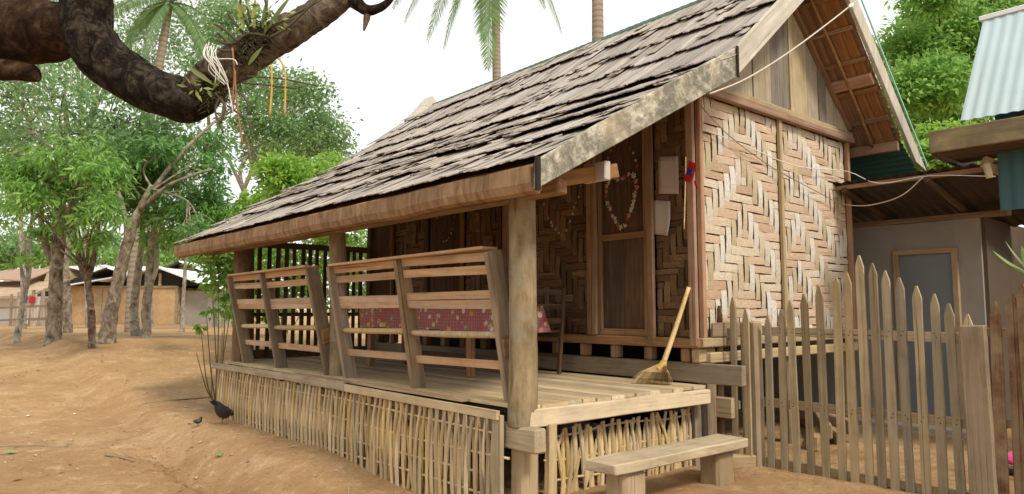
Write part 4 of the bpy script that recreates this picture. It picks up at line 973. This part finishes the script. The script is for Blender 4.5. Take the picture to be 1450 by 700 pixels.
tree('grey_barked_tree', 'thick pale trunk leaning right with gnarled roots, right of the dark mango', 'tree', 14.2, [(150, 484, 34), (158, 440, 27), (170, 385, 24), (182, 340, 20), (196, 300, 14), (215, 262, 9)],
     [[(180, 345, 9), (176, 300, 6), (160, 250, 4)], [(205, 285, 8, .2), (250, 225, 6, .4), (290, 185, 4, .6), (330, 150, 3, .9)], [(196, 300, 7), (240, 262, 5, -.3), (300, 240, 4, -.5)]],
     [(205, 295, 40, 24), (255, 295, 36, 28), (180, 265, 38, 24), (290, 285, 32, 28), (235, 250, 40, 24), (300, 240, 26, 22), (300, 205, 26, 22), (220, 215, 40, 20), (285, 325, 26, 14)], 15500, .16, .05, 'lf_dark', 'bark', droop=.4)
tree('mottled_tree', 'stout trunk with mottled patchy bark, forking low, left of the mango', 'tree', 15, [(76, 478, 30), (78, 430, 27), (80, 380, 25), (84, 330, 24), (88, 270, 18), (100, 215, 12)],
     [[(78, 372, 13), (66, 352, 10), (62, 330, 8), (50, 280, 6), (30, 220, 4)], [(90, 265, 12), (115, 215, 9), (130, 160, 7), (140, 120, 5)], [(98, 222, 10), (95, 180, 8), (90, 130, 5)]],
     [(25, 140, 48, 36), (90, 130, 52, 30), (60, 190, 50, 24), (135, 175, 44, 30), (5, 215, 30, 40), (150, 120, 40, 26), (10, 100, 40, 26), (205, 160, 44, 36), (180, 205, 46, 26), (110, 185, 46, 30), (35, 185, 40, 34), (240, 190, 44, 34)], 15000, .13, .05, 'lf_haze', 'bark')
tree('mottled_tree', 'darker trunk standing directly behind the stout mottled tree', 'tree', 19, [(97, 468, 18), (94, 420, 17), (92, 370, 15), (95, 320, 13), (110, 230, 8)], [], [(10, 250, 26, 40), (0, 200, 40, 40), (40, 60, 60, 40), (120, 70, 60, 36)], 5000, .16, .06, 'lf_dark', 'bark', )
tree('slender_tree', 'slender pale tree leaning right at the left end of the row', 'tree', 17, [(24, 470, 13), (32, 430, 11), (40, 390, 10), (42, 340, 8), (48, 290, 6)], [[(36, 405, 6), (30, 380, 4), (28, 365, 3)]],
     [(28, 368, 13, 10), (50, 270, 30, 30), (20, 300, 24, 24)], 3500, .15, .05, 'lf_bright', 'palebark')
tree('pale_trunk_tree', 'left one of two close pale trunks in front of the woven house', 'tree', 16.8, [(193, 474, 20), (190, 440, 17), (195, 390, 15), (200, 350, 13), (205, 300, 9)], [], [(210, 240, 42, 30), (170, 200, 40, 26), (250, 200, 40, 30)], 7000, .14, .05, 'lf_haze', 'palebark')
tree('pale_trunk_tree', 'right one of two close pale trunks, mossy on its left side', 'tree', 15.8, [(208, 480, 20), (207, 440, 18), (211, 400, 17), (214, 350, 14), (224, 300, 9)], [[(213, 352, 9), (225, 320, 7), (240, 290, 5)], [(214, 400, 8), (221, 380, 6), (224, 345, 4)]], [(225, 335, 26, 12), (280, 325, 26, 18), (305, 310, 26, 26)], 3600, .16, .05, 'lf_mango', 'palebark', droop=.6)
tree('thin_tree', 'thin reddish grey trunk before the grey concrete wall', 'tree', 20, [(258, 468, 10), (259, 430, 8), (262, 385, 7), (264, 330, 5)], [], [(262, 340, 24, 16), (290, 370, 18, 12)], 2500, .16, .05, 'lf_mango', 'palebark')
tree('spreading_tree', 'tall hazy spreading tree beyond the far end of the roof', 'tree', 25, [(318, 462, 14), (322, 400, 13), (330, 330, 11), (345, 270, 9), (365, 225, 7)], [[(345, 270, 6), (342, 235, 5), (380, 190, 4), (430, 150, 3)], [(335, 310, 6), (370, 300, 4), (400, 260, 3)], [(345, 270, 6), (320, 220, 4), (300, 190, 3)]],
     [(395, 130, 44, 34), (355, 165, 40, 30), (440, 175, 38, 30), (475, 212, 24, 20), (400, 195, 44, 30), (340, 95, 36, 30), (440, 130, 30, 22), (325, 40, 40, 40), (300, 100, 36, 40), (430, 225, 34, 24), (370, 215, 34, 26), (460, 190, 34, 30)], 34000, .17, .08, 'lf_haze', 'palebark')
tree('lime_green_tree', 'bright lime green tree showing just above the far eave', 'tree', 14, [(392, 470, 10), (392, 400, 9), (385, 330, 7), (380, 300, 5)], [[(385, 320, 4), (370, 290, 3), (385, 262, 2)], [(385, 320, 4), (410, 280, 3), (450, 240, 2)]],
     [(410, 262, 34, 20), (440, 248, 26, 18), (382, 285, 28, 14), (470, 235, 22, 14), (425, 290, 40, 20), (480, 255, 24, 24), (400, 240, 30, 20), (355, 300, 24, 16)], 24000, .11, .055, 'lf_lime', 'palebark')
# greenery seen through the slatted screen
for i, (px, py, d, s) in enumerate(((400, 400, 12.5, 40), (460, 380, 13.5, 45), (520, 390, 14.0, 50), (350, 395, 14, 26))):
    tree('garden_shrub', ('bright shrub behind the left half of the slatted screen', 'bright shrub behind the middle of the slatted screen', 'bright shrub behind the right end of the screen', 'bright shrub beyond the porch corner post')[i], 'shrub', d, [(px, 470, 6), (px, 440, 5), (px + 3, 410, 4)], [],
         [(px, py - 45, s, 26), (px + 5, py, s, 34), (px - 8, py + 35, s * .8, 24)], 3500, .14, .07, 'lf_lime' if i % 2 else 'lf_bright', 'palebark')
# band of trees behind the village
FTL = ['far green tree cut by the left edge of the picture', 'far green tree above the left thatched roof', 'far green tree above the pale roof ridge at left', 'far green tree behind the stout mottled trunk', 'far green tree behind the forked mango trunk', 'far green tree behind the thick leaning trunk', 'far green tree behind the two close pale trunks', 'far green tree above the tin gable roof', 'far green tree showing beside the far porch corner']
for i in range(9):
    px = -40 + i * 46; d = 46 + (i % 3) * 4
    o = tree('far_tree', FTL[i], 'tree', d, [(px, 455, 6), (px + 2, 400, 5), (px, 370, 4)], [], [(px, 372, 34, 20), (px + 15, 350, 30, 18), (px - 18, 356, 28, 18), (px + 4, 335, 24, 14)], 2600, .38, .2, ('lf_bright', 'lf_haze', 'lf_mango')[i % 3], 'bark', group='trees behind the village houses', sides=6)
for i, (px, py) in enumerate(((20, 40), (110, 20), (200, 60), (290, 30))):
    d = 24 + i
    tree('tall_tree', ('tall airy tree at the far left behind the big limb', 'tall airy tree rising behind the limb elbow', 'tall airy tree just left of the leaning palm', 'tall airy tree behind the orchid clump')[i], 'tree', d, [(px + 15, 458, 9), (px + 10, 330, 8), (px + 6, 180, 7), (px, 90, 5)], [[(px + 8, 220, 4), (px + 25, 160, 3), (px + 30, 100, 2)]],
         [(px, py, 40, 34), (px + 30, py + 36, 34, 26), (px - 20, py + 50, 34, 24), (px + 10, py - 40, 44, 30), (px + 15, py + 90, 40, 34), (px - 25, py - 10, 40, 34), (px + 35, py - 15, 40, 34)], 5600, .16, .075, 'lf_haze', 'palebark')
# right-hand trees
RL = ['broad bright green tree filling the gap between the two roofs', 'bright leafy tree rising behind the steep tin roof', 'low leafy tree just above the rusty lean-to roof']
tree('leafy_tree', RL[0], 'tree', 15, [(1330, 420, 22), (1325, 300, 18), (1320, 200, 13), (1325, 100, 8)], [], [(1290, 70, 42, 36), (1340, 40, 50, 40), (1275, 130, 34, 36), (1330, 120, 44, 40), (1300, 185, 40, 32), (1360, 160, 40, 40), (1320, -10, 36, 30), (1270, 200, 26, 30)], 46000, .14, .06, 'lf_bright', 'darkbark')
tree('leafy_tree', RL[1], 'tree', 17, [(1430, 420, 24), (1425, 250, 18), (1420, 120, 12), (1425, 40, 8)], [[(1420, 150, 7), (1395, 60, 5), (1390, -10, 4)]], [(1400, 20, 46, 40), (1450, 10, 50, 40), (1410, 90, 44, 40), (1480, 60, 50, 50), (1380, -20, 40, 30), (1350, 80, 30, 40), (1345, 20, 24, 24)], 32000, .16, .07, 'lf_mango', 'darkbark')
tree('leafy_tree', RL[2], 'tree', 11, [(1350, 430, 14), (1345, 330, 12), (1345, 260, 9)], [], [(1345, 225, 40, 22), (1300, 225, 30, 20), (1390, 215, 30, 24), (1330, 195, 34, 20)], 14000, .11, .06, 'lf_lime', 'darkbark')
# palms
def frond(parent, base, tip, arch, wl=.44, n=52):
    base = Vector(base); tip = Vector(tip); L = (tip - base).length; P = []
    ctrl = base.lerp(tip, .45) + Vector((0, 0, L * arch)); L *= 1.1
    for i in range(n + 1):
        f = i / n; P.append(base * (1 - f) ** 2 + ctrl * 2 * f * (1 - f) + tip * f * f)
    V = []; F = []
    for i in range(1, n + 1):
        t = (P[i] - P[i - 1]).normalized(); s = t.cross(Vector((0, 0, 1)));
        if s.length < .1: s = Vector((1, 0, 0))
        s.normalize(); f = i / n; l = wl * math.sin(math.pi * (f * .85 + .12)) ** .7 * L / 3
        for sg in (1, -1):
            for q in range(2):
                b = P[i - 1].lerp(P[i], q * .5 + rnd(0, .2)); e = b + (s * sg * .8 + t * .55 + Vector((0, 0, -.45 + rnd(-.12, .12)))) * l; w_ = t * .02 * L / 3; k = len(V)
                V += [b - w_ * .5, b.lerp(e, .5) - w_ * .7 + Vector((0, 0, .01)), e, b.lerp(e, .5) + w_ * .7, b + w_ * .5]; F += [(k, k + 1, k + 3, k + 4), (k + 1, k + 2, k + 3)]
    vv, ff = tube_vf(P[::3], [.028 * (1 - .8 * i / len(P[::3])) for i in range(len(P[::3]))], 5, smoothp=False); k = len(V); V += vv; F += [tuple(q + k for q in f) for f in ff]
    V = [v - base for v in V]; return mobj('frond', V, F, M['lf_palm'], parent, Matrix.Translation(base))
def palm(label, d, trunk, tips, L=3.6):
    P = [at(a, b, d) for a, b, c in trunk]; P[0].z = gz(P[0].x, P[0].y) - .05; t = thing('coconut_palm', P[0], label, 'palm tree')
    tube('trunk', P, [c * .5 * d / FPX for a, b, c in trunk], M['palmbark'], t, sides=12, n=40, rough=.03)
    for q in tips: frond(t, P[-1], at(q[0], q[1], d + (q[2] if len(q) > 2 else rnd(-1, 1))), q[3] if len(q) > 3 else .35)
palm('slim palm leaning right behind the limb, its fronds hanging at top left', 20, [(184, 470, 15), (192, 330, 13), (208, 200, 12), (226, 90, 11), (240, 5, 10)], [(165, 88), (180, 60, 1), (140, 35), (200, 95, -1), (298, 92), (285, 78, 1), (325, 60), (340, 10), (290, -50), (200, -60), (250, -70), (150, -20)])
palm('straight pale palm trunk rising above the middle of the roof ridge', 24, [(706, 470, 14), (704, 200, 12.5), (702, 0, 12), (699, -105, 11)], [(690, 98, -1, .12), (684, 60, 1, .2), (628, 70, 0, .45), (605, 58, 1, .5), (640, 30, -1, .4), (572, 32, 0, .5), (556, 12, 1, .5), (796, 48, 0, .5), (772, 12, 1, .4), (720, -230), (620, -190), (780, -180), (738, -10, 2, .3)])
palm('thicker palm trunk rising beside the upper part of the roof', 18, [(850, 470, 19), (848, 200, 18), (846, 0, 16), (845, -130, 15)], [(940, -40), (750, -60), (800, -230), (900, -220), (760, -180)])

# shrub at the porch corner
cp = onp(306, 572, 2, .0); cp.z = gz(cp.x, cp.y) - .02
t = thing('corner_shrub', cp, 'leafy shrub with bare sprawling stems at the far porch corner', 'shrub')
for i, (px, py, u) in enumerate(((300, 400, -.2), (322, 385, .1), (285, 470, -.5), (278, 500, -.7), (292, 440, -.3), (310, 372, 0), (330, 420, .1), (315, 470, -.1), (300, 520, -.4))):
    e = at(px, py, 9.4); b = cp + Vector((rnd(-.03, .03), rnd(-.03, .03), 0)); tube('stem', [b, b.lerp(e, .45) + Vector((rnd(-.04, .04), rnd(-.04, .04), -.10)), e], [.010, .008, .004], M['stem'], t, sides=6)
leaves('foliage', [(tuple(at(305, 400, 9.4)), (.20, .20, .16)), (tuple(at(325, 365, 9.6)), (.22, .2, .2)), (tuple(at(300, 375, 9.5)), (.22, .2, .16)), (tuple(at(322, 425, 9.5)), (.14, .14, .16)), (tuple(at(284, 462, 9.4)), (.07, .07, .05)), (tuple(at(300, 440, 9.4)), (.1, .1, .14))], 520, .11, .055, 'lf_bright', t, .4, .35, 10)

# ------------------------------------------------------------------ the big limb overhead
D = 2.1
L_ = thing('overhanging_limb', at(60, 45, D), 'massive dark tree limb crossing the top left corner, elbowed and bent upward', 'tree limb')
def limb(name, lst, mat, rough=.16, sides=20, per_=9, ext=0):
    P = [at(q[0], q[1], D + (q[3] if len(q) > 3 else 0)) for q in lst]; return tube(name, P, [q[2] * .94 * D / FPX for q in lst], M[mat], L_, sides=sides, n=(len(P) - 1) * per_, rough=rough, seed=3, freq=1.6)
limb('limb', [(140, -160, 60), (130, -60, 44), (122, 0, 37), (126, 50, 38), (158, 92, 36), (205, 123, 34), (245, 138, 32), (272, 142, 31), (300, 112, 29), (320, 98, 27)], 'nearbark')
limb('limb', [(262, 146, 20), (286, 126, 29), (310, 104, 29), (345, 82, 29), (390, 55, 26), (430, 32, 24), (470, 8, 20), (505, -22, 16), (560, -70, 13)], 'limbgrey', .13)
limb('side_limb', [(-160, 20, 72, .1), (-60, 34, 66, .1), (10, 42, 57, .08), (70, 44, 46, .04), (125, 40, 30, 0)], 'limbbrown', .10)
limb('cut_stub', [(-120, 92, 22), (-30, 98, 17), (20, 100, 15), (46, 104, 13.5), (52, 104, 12)], 'limbbrown', .08, 14, 5)
limb('knuckle', [(250, 128, 22, -.01), (268, 148, 24, -.01), (272, 164, 13, -.01)], 'nearbark', .2)
limb('twig', [(478, -8, 14), (500, 2, 10.5), (518, 14, 8.5), (536, 12, 6.5), (550, 2, 5), (562, -14, 4)], 'nearbark', .14, 12)
limb('twig', [(520, 16, 6), (519, 28, 5), (515, 44, 1.2)], 'darkbark', .1, 8, 3)
t = thing('orchid_clump', at(345, 60, D - .1), 'epiphyte clump with wiry stems and long hanging roots on the limb', 'epiphyte')
random.seed(21)
def pt(px, py, dd=0): return at(px, py, D + dd)
for a in (((340, 62), (315, 40), (302, 34)), ((345, 60), (320, 62), (306, 56)), ((350, 55), (330, 30), (322, 18)), ((360, 50), (352, 20), (350, -8)), ((365, 48), (378, 18), (372, -10)), ((340, 70), (322, 72), (308, 70)), ((355, 55), (400, 30), (455, 0)), ((350, 62), (400, 44), (452, -4)), ((330, 70), (310, 48), (305, 52)), ((355, 45), (340, 10), (345, -10))):
    tube('stem', [pt(*q, -.07 - .01 * i) for i, q in enumerate(a)], [.0045, .004, .0025], M['twig'], t, sides=6)
for a in (((372, 40), (382, 15), (378, -6)), ((380, 40), (402, 12), (410, -8)), ((360, 40), (365, 12), (360, -6)), ((345, 40), (330, 15), (334, 0)), ((352, 92), (362, 78), (370, 66)), ((300, 118), (282, 102), (262, 92)), ((322, 100), (306, 112), (298, 128))):
    P = [pt(*q, -.09) for q in a]; bigleaf(P[0], P[2], .013, t, 'leaf', 'orchid', up=FW)
for a, mt, r in ((((329, 68), (332, 100), (334, 130), (338, 165), (343, 205)), 'root', .003), (((333, 100), (330, 135), (328, 160)), 'root', .003), (((384, 92), (385, 120), (382, 165)), 'yroot', .0032), (((395, 82), (404, 105), (403, 165)), 'yroot', .003),
                 (((305, 132), (318, 150), (312, 175)), 'twig', .004), (((320, 125), (340, 132), (352, 150), (350, 162)), 'twig', .003), (((345, 118), (370, 120), (425, 126)), 'twig', .003), (((350, 108), (400, 112), (450, 122)), 'twig', .0025), (((310, 140), (305, 160), (316, 188)), 'twig', .003), (((322, 150), (352, 172), (355, 192)), 'twig', .003), (((335, 60), (352, 48), (380, 52)), 'twig', .004)):
    tube('hanging_root', [pt(*q, -.08) for q in a], r, M[mt], t, sides=6)
mb = MB()
for i in range(420):
    c = random.choice(((352, 58), (368, 50), (350, 78), (310, 125), (300, 140), (372, 42), (360, 66))); a = Vector((random.gauss(c[0], 9), random.gauss(c[1], 9), 0)); b = a + Vector((rnd(-16, 16), rnd(-12, 16), 0))
    mb.tube([pt(a.x, a.y, -.06 + rnd(-.02, .03)), pt((a.x + b.x) / 2 + rnd(-3, 3), (a.y + b.y) / 2 + rnd(-3, 3), -.085), pt(b.x, b.y, -.06)], [.0018, .0015, .0008], 3, n=3)
tag(mb.build('root_mat', M['moss'], t), kind='stuff')
leaves('small_leaves', [(tuple(pt(375, 20, -.08)), (.05, .04, .05)), (tuple(pt(300, 125, -.09)), (.05, .02, .03))], 90, .03, .011, 'orchid', t, .2, .5, 9)
t = thing('white_string', pt(300, 80, -.08), 'tangle of white string tied round the limb with loose ends hanging', 'string')
for i in range(9):
    x = 298 + rnd(-8, 10); tube('strand', [pt(x, 58 + rnd(0, 10), -.07), pt(x + rnd(-6, 8), 78, -.10), pt(x + rnd(-3, 12), 96, -.10), pt(x + rnd(6, 22), 112 + rnd(0, 8), -.09)], .0013, M['white'], t, sides=5)
for a in (((305, 80), (312, 100), (322, 118), (330, 160)), ((303, 84), (330, 84), (336, 92)), ((300, 84), (296, 100), (318, 120))): tube('strand', [pt(*q, -.09) for q in a], .0018, M['white'], t, sides=5)
for i in range(30):
    pass

# ------------------------------------------------------------------ hen and chick
def bird(label, cat, base, s, heading, hen=True):
    t = thing('hen' if hen else 'chick', base, label, cat); c, n_ = math.cos(heading), math.sin(heading)
    def q(x, z, y=0): return Vector(base) + Vector((c * x - n_ * y, n_ * x + c * y, z)) * s
    if hen: P = [q(-.50, 1.06), q(-.42, .94), q(-.30, .76), q(-.10, .58), q(.10, .50), (q(.26, .48)), q(.40, .50), q(.50, .42), q(.56, .34), q(.59, .30)]; rr = [.03, .13, .21, .27, .265, .20, .12, .08, .07, .02]
    else: P = [q(-.34, .62), q(-.22, .55), q(0, .5), q(.18, .56), q(.27, .74), q(.32, .82), q(.40, .80)]; rr = [.04, .14, .22, .19, .13, .12, .03]
    tube('body', P, [a * s for a in rr], M['black'], t, sides=14, n=36, rough=.05)
    for sy in (-1, 1): tube('leg', [q(.02, .36, sy * .09), q(.06, .18, sy * .10), q(.0, .0, sy * .10)], [.03 * s, .02 * s, .018 * s], M['redleg'], t, sides=6); tube('foot', [q(-.02, .015, sy * .1), q(.12, .01, sy * .12)], [.018 * s, .01 * s], M['redleg'], t, sides=5)
    tube('beak', [q(.57 if hen else .38, .32 if hen else .80), q(.61 if hen else .46, .22 if hen else .78)], [.025 * s, .004 * s], M['broom'], t, sides=6)
    if hen:
        tube('comb', [q(.54, .49), q(.61, .46), q(.64, .38)], [.02 * s, .03 * s, .012 * s], M['comb'], t, sides=6)
        for i in range(7):
            a = (i - 3) * .05; tube('tail_feather', [q(-.40, .80, a * .5), q(-.62, 1.02 + .02 * (3 - abs(i - 3)), a), q(-.66, 1.16 - .03 * abs(i - 3), a * 1.6)], [.035 * s, .04 * s, .01 * s], M['black'], t, sides=5, flat=.4)
        for sy in (-1, 1): tube('wing', [q(.14, .60, sy * .19), q(-.10, .58, sy * .24), q(-.34, .66, sy * .17)], [.04 * s, .11 * s, .02 * s], M['black'], t, sides=8, flat=.45)
hb = onp(316, 602, 2, gz(-.3, 4.9)); hb.z = gz(hb.x, hb.y)
bird('black hen pecking near the foot of the bamboo skirt', 'hen', hb, .26, R(32))
cb = onp(279, 612, 2, gz(-.65, 4.6)); cb.z = gz(cb.x, cb.y)
bird('tiny black chick standing left of the hen', 'chick', cb, .125, R(-20), False)
# small litter things
def scrap(px, py, s, mat, lab, cat, name):
    p = onp(px, py, 2, -.1); z = gz(p.x, p.y); p = onp(px, py, 2, z); p.z = gz(p.x, p.y) + .012
    V = [(-s, -s * .5, 0), (s * .2, -s * .6, s * .3), (s, 0, 0), (s * .1, s * .5, s * .25), (-s * .8, s * .4, .01)]; a = rnd(0, 6)
    o = mobj(name, V, [(0, 1, 4), (1, 3, 4), (1, 2, 3)], M[mat], None, Matrix.Translation(p) @ Matrix.Rotation(a, 4, 'Z')); so = o.modifiers.new('t', 'SOLIDIFY'); so.thickness = .002; tag(o, lab, cat)
scrap(41, 571, .04, 'white', 'crumpled white and yellow wrapper on the open yard', 'litter', 'plastic_wrapper'); scrap(108, 566, .03, 'white', 'small white scrap lying mid-yard right of the wrapper', 'litter', 'paper_scrap')
scrap(10, 644, .09, 'lf_big', 'fresh green leaf lying at the left edge of the path', 'leaf', 'fallen_leaf'); scrap(311, 631, .06, 'lf_big', 'small green leaf on the bank near the hen', 'leaf', 'fallen_leaf')
scrap(200, 545, .03, 'white', 'tiny white scrap beyond the path bend', 'litter', 'paper_scrap'); scrap(262, 571, .03, 'white', 'pale scrap lying just beyond the chick', 'litter', 'paper_scrap')
p = onp(-30, 628, 2, -.12); q = onp(97, 626, 2, -.12)
o = tube('cord', [(p.x, p.y, gz(p.x, p.y) + .01), ((p.x + q.x) / 2, (p.y + q.y) / 2, gz((p.x + q.x) / 2, (p.y + q.y) / 2) + .02), (q.x, q.y, gz(q.x, q.y) + .01)], .006, M['wall'], sides=6); tag(o, 'thin grey cord lying straight across the path at left', 'cord')
# fallen sticks at the bank
for i, (a, b) in enumerate((((205, 583), (300, 575)), ((150, 632), (190, 640)))):
    p = onp(*a, 2, -.08); q = onp(*b, 2, -.08); o = tube('fallen_stick', [(p.x, p.y, gz(p.x, p.y) + .008), ((p.x + q.x) / 2, (p.y + q.y) / 2 + .03, gz((p.x + q.x) / 2, (p.y + q.y) / 2) + .012), (q.x, q.y, gz(q.x, q.y) + .008)], .010, M['stem'], sides=6)
    tag(o, ('long thin stick on the earth bank beyond the hen', 'short thin stick lying in the path')[i], 'stick')

# ------------------------------------------------------------------ village beyond the trees
def gnd(p): return gz(p.x, p.y, False)
class Hs:
    def __init__(s, px, d, name, label, cat='house'):
        s.o = at(px, 441, d); s.o.z = gnd(s.o) - .05; s.t = thing(name, s.o, label, cat); s.d = d
        s.M = Matrix.Identity(4)
        for i in range(3): s.M[i][0] = RT[i]; s.M[i][1] = FW[i]; s.M[i][3] = s.o[i]
    def box(s, name, lo, hi, mat, parent=None, bevel=False):
        lo = Vector(lo); hi = Vector(hi); V = [(x, y, z) for x in (lo.x, hi.x) for y in (lo.y, hi.y) for z in (lo.z, hi.z)]
        return mobj(name, V, [(0, 1, 3, 2), (4, 6, 7, 5), (0, 4, 5, 1), (2, 3, 7, 6), (0, 2, 6, 4), (1, 5, 7, 3)], M[mat], parent or s.t, s.M)
    def slab(s, name, P4, th, mat, parent=None):
        V = [Vector(p) for p in P4]; V += [v - Vector((0, 0, th)) for v in V]
        return mobj(name, V, [(0, 1, 2, 3), (7, 6, 5, 4), (0, 4, 5, 1), (1, 5, 6, 2), (2, 6, 7, 3), (3, 7, 4, 0)], M[mat], parent or s.t, s.M)
    def tri(s, name, P3, th, mat, parent=None):
        V = [Vector(p) for p in P3]; V += [v + Vector((0, th, 0)) for v in V]
        return mobj(name, V, [(0, 1, 2), (5, 4, 3), (0, 3, 4, 1), (1, 4, 5, 2), (2, 5, 3, 0)], M[mat], parent or s.t, s.M)
d = 33; k = d / FPX
h = Hs(96, d, 'woven_house', 'long house with tan woven walls and white tin roof behind the trees')
Wd = 154 * k; h.box('wall', (0, 0, 0), (Wd, 6, 1.75), 'farweave')
for x in (0, Wd * .30, Wd * .62, Wd): h.box('wall_post', (x - .06, -.05, 0), (x + .06, .04, 1.8), 'yellow')
h.box('wall_beam', (-.05, -.06, 1.72), (Wd, .04, 1.82), 'yellow')
h.box('grey_wall', (Wd + .1, .3, 0), (Wd + 1.3, 6, 1.6), 'concrete')
xr = Wd - .75; h.tri('gable_opening', [(xr - 1.8, -.02, 1.82), (xr + 2.2, -.02, 1.82), (xr + .2, -.02, 2.55)], .05, 'void')
h.box('gable_post', (xr - .1, -.1, 1.8), (xr + .02, -.03, 2.4), 'pale')
h.slab('roof_sheet', [(xr, -.5, 2.68), (xr + 2.5, -.5, 1.75), (xr + 2.5, 6, 1.75), (xr, 6, 2.68)], .06, 'tinwhite')
h.slab('roof_sheet', [(xr, -.5, 2.68), (xr, 6, 2.68), (xr - 2.6, 6, 2.05), (xr - 2.6, -.5, 2.05)], .06, 'tinwhite')
h.slab('roof_sheet', [(-.2, -.8, 1.75), (Wd * .60, -.8, 2.3), (Wd * .60, 5, 2.9), (-.2, 5, 2.3)], .06, 'tinwhite')
h.box('eave_shadow_board', (0, .3, 1.8), (Wd * .6, .4, 2.2), 'void')
h = Hs(222, 38, 'tin_roofed_house', 'house with a low white tin gable roof peeping above the woven house')
k = 38 / FPX; h.box('wall', (0, 0, 0), (75 * k, 5, 2.5), 'dark'); h.tri('gable', [(0, -.05, 2.4), (80 * k, -.05, 2.4), (36 * k, -.05, 3.1)], .05, 'brown')
h.slab('roof_sheet', [(36 * k, -.6, 3.3), (84 * k, -.6, 2.6), (84 * k, 5, 2.6), (36 * k, 5, 3.3)], .07, 'tinwhite'); h.slab('roof_sheet', [(36 * k, -.6, 3.3), (36 * k, 5, 3.3), (-3 * k, 5, 2.6), (-3 * k, -.6, 2.6)], .07, 'rust')
h = Hs(98, 37, 'dark_roofed_house', 'house with dark slanting roof edge just behind the woven house')
k = 37 / FPX; h.box('wall', (.2, 0, 0), (75 * k, 5, 2.1), 'dark'); h.slab('roof_sheet', [(-.3, -.6, 2.0), (60 * k, -.6, 2.9), (60 * k, 5, 3.3), (-.3, 5, 2.5)], .06, 'rust'); h.slab('roof_sheet', [(60 * k, -.6, 2.9), (90 * k, -.6, 2.5), (90 * k, 5, 2.9), (60 * k, 5, 3.3)], .06, 'tinwhite')
h = Hs(20, 40, 'thatched_house', 'brown roofed house with pale ridge between the left trunks')
k = 40 / FPX; h.box('wall', (.4, .8, 0), (90 * k, 6, 1.9), 'dark')
h.slab('thatch_roof', [(22 * k, 1.5, 3.3), (50 * k, -.8, 1.9), (52 * k, 6, 1.9), (26 * k, 6, 3.3)], .15, 'thatch'); h.slab('thatch_roof', [(22 * k, 1.5, 3.3), (26 * k, 6, 3.3), (-6 * k, 6, 2.3), (-8 * k, -.6, 2.3)], .15, 'thatch')
h.slab('roof_sheet', [(26 * k, 3, 3.35), (100 * k, 3, 2.6), (100 * k, 7, 2.9), (26 * k, 7, 3.7)], .07, 'tinwhite')
h = Hs(-70, 34, 'thatched_house', 'low house at the left edge under orange thatch and a tin sheet')
k = 34 / FPX; h.box('wall', (0, .5, 0), (112 * k, 5, 1.55), 'tinwhite'); h.slab('thatch_roof', [(-.2, -.5, 1.55), (118 * k, -.5, 1.55), (108 * k, 2.5, 2.35), (-.2, 2.5, 2.35)], .12, 'thatch'); h.slab('roof_sheet', [(0, 1, 2.5), (84 * k, 1, 2.35), (70 * k, 4, 3.1), (0, 4, 3.1)], .06, 'farrust')
t = thing('plank_fence', at(15, 441, 28), 'rough fence of slanted pale pales before the left village houses', 'fence')
for i in range(20):
    px = 16 + i * 4.3; p = at(px, 441, 28); z = gnd(p); ln = rnd(-.1, .16); stick('pale', (p.x, p.y, z - .05), (p.x + RT.x * ln, p.y + RT.y * ln, z + rnd(1.1, 1.45)), .10, .03, M['palefar'] if i % 3 else M['grey'], t, ydir=RT, bevel=False)
for z_ in (.35, .85): a = at(-60, 441, 28); b = at(100, 441, 28); stick('fence_rail', (a.x, a.y, gnd(a) + z_), (b.x, b.y, gnd(b) + z_), .08, .06, M['grey'], t, bevel=False)
for px, mk, lab in ((29, 'bluec', 'dark blue cloth drying on the plank fence'), (40, 'redc', 'dark red cloth drying on the plank fence')):
    p = at(px, 441, 27.9); z = gnd(p); o = stick('drying_cloth', (p.x, p.y, z + 1.05), (p.x + RT.x * .25, p.y + RT.y * .25, z + 1.03), .26, .03, M[mk], None, jit=.2); tag(o, lab, 'cloth')
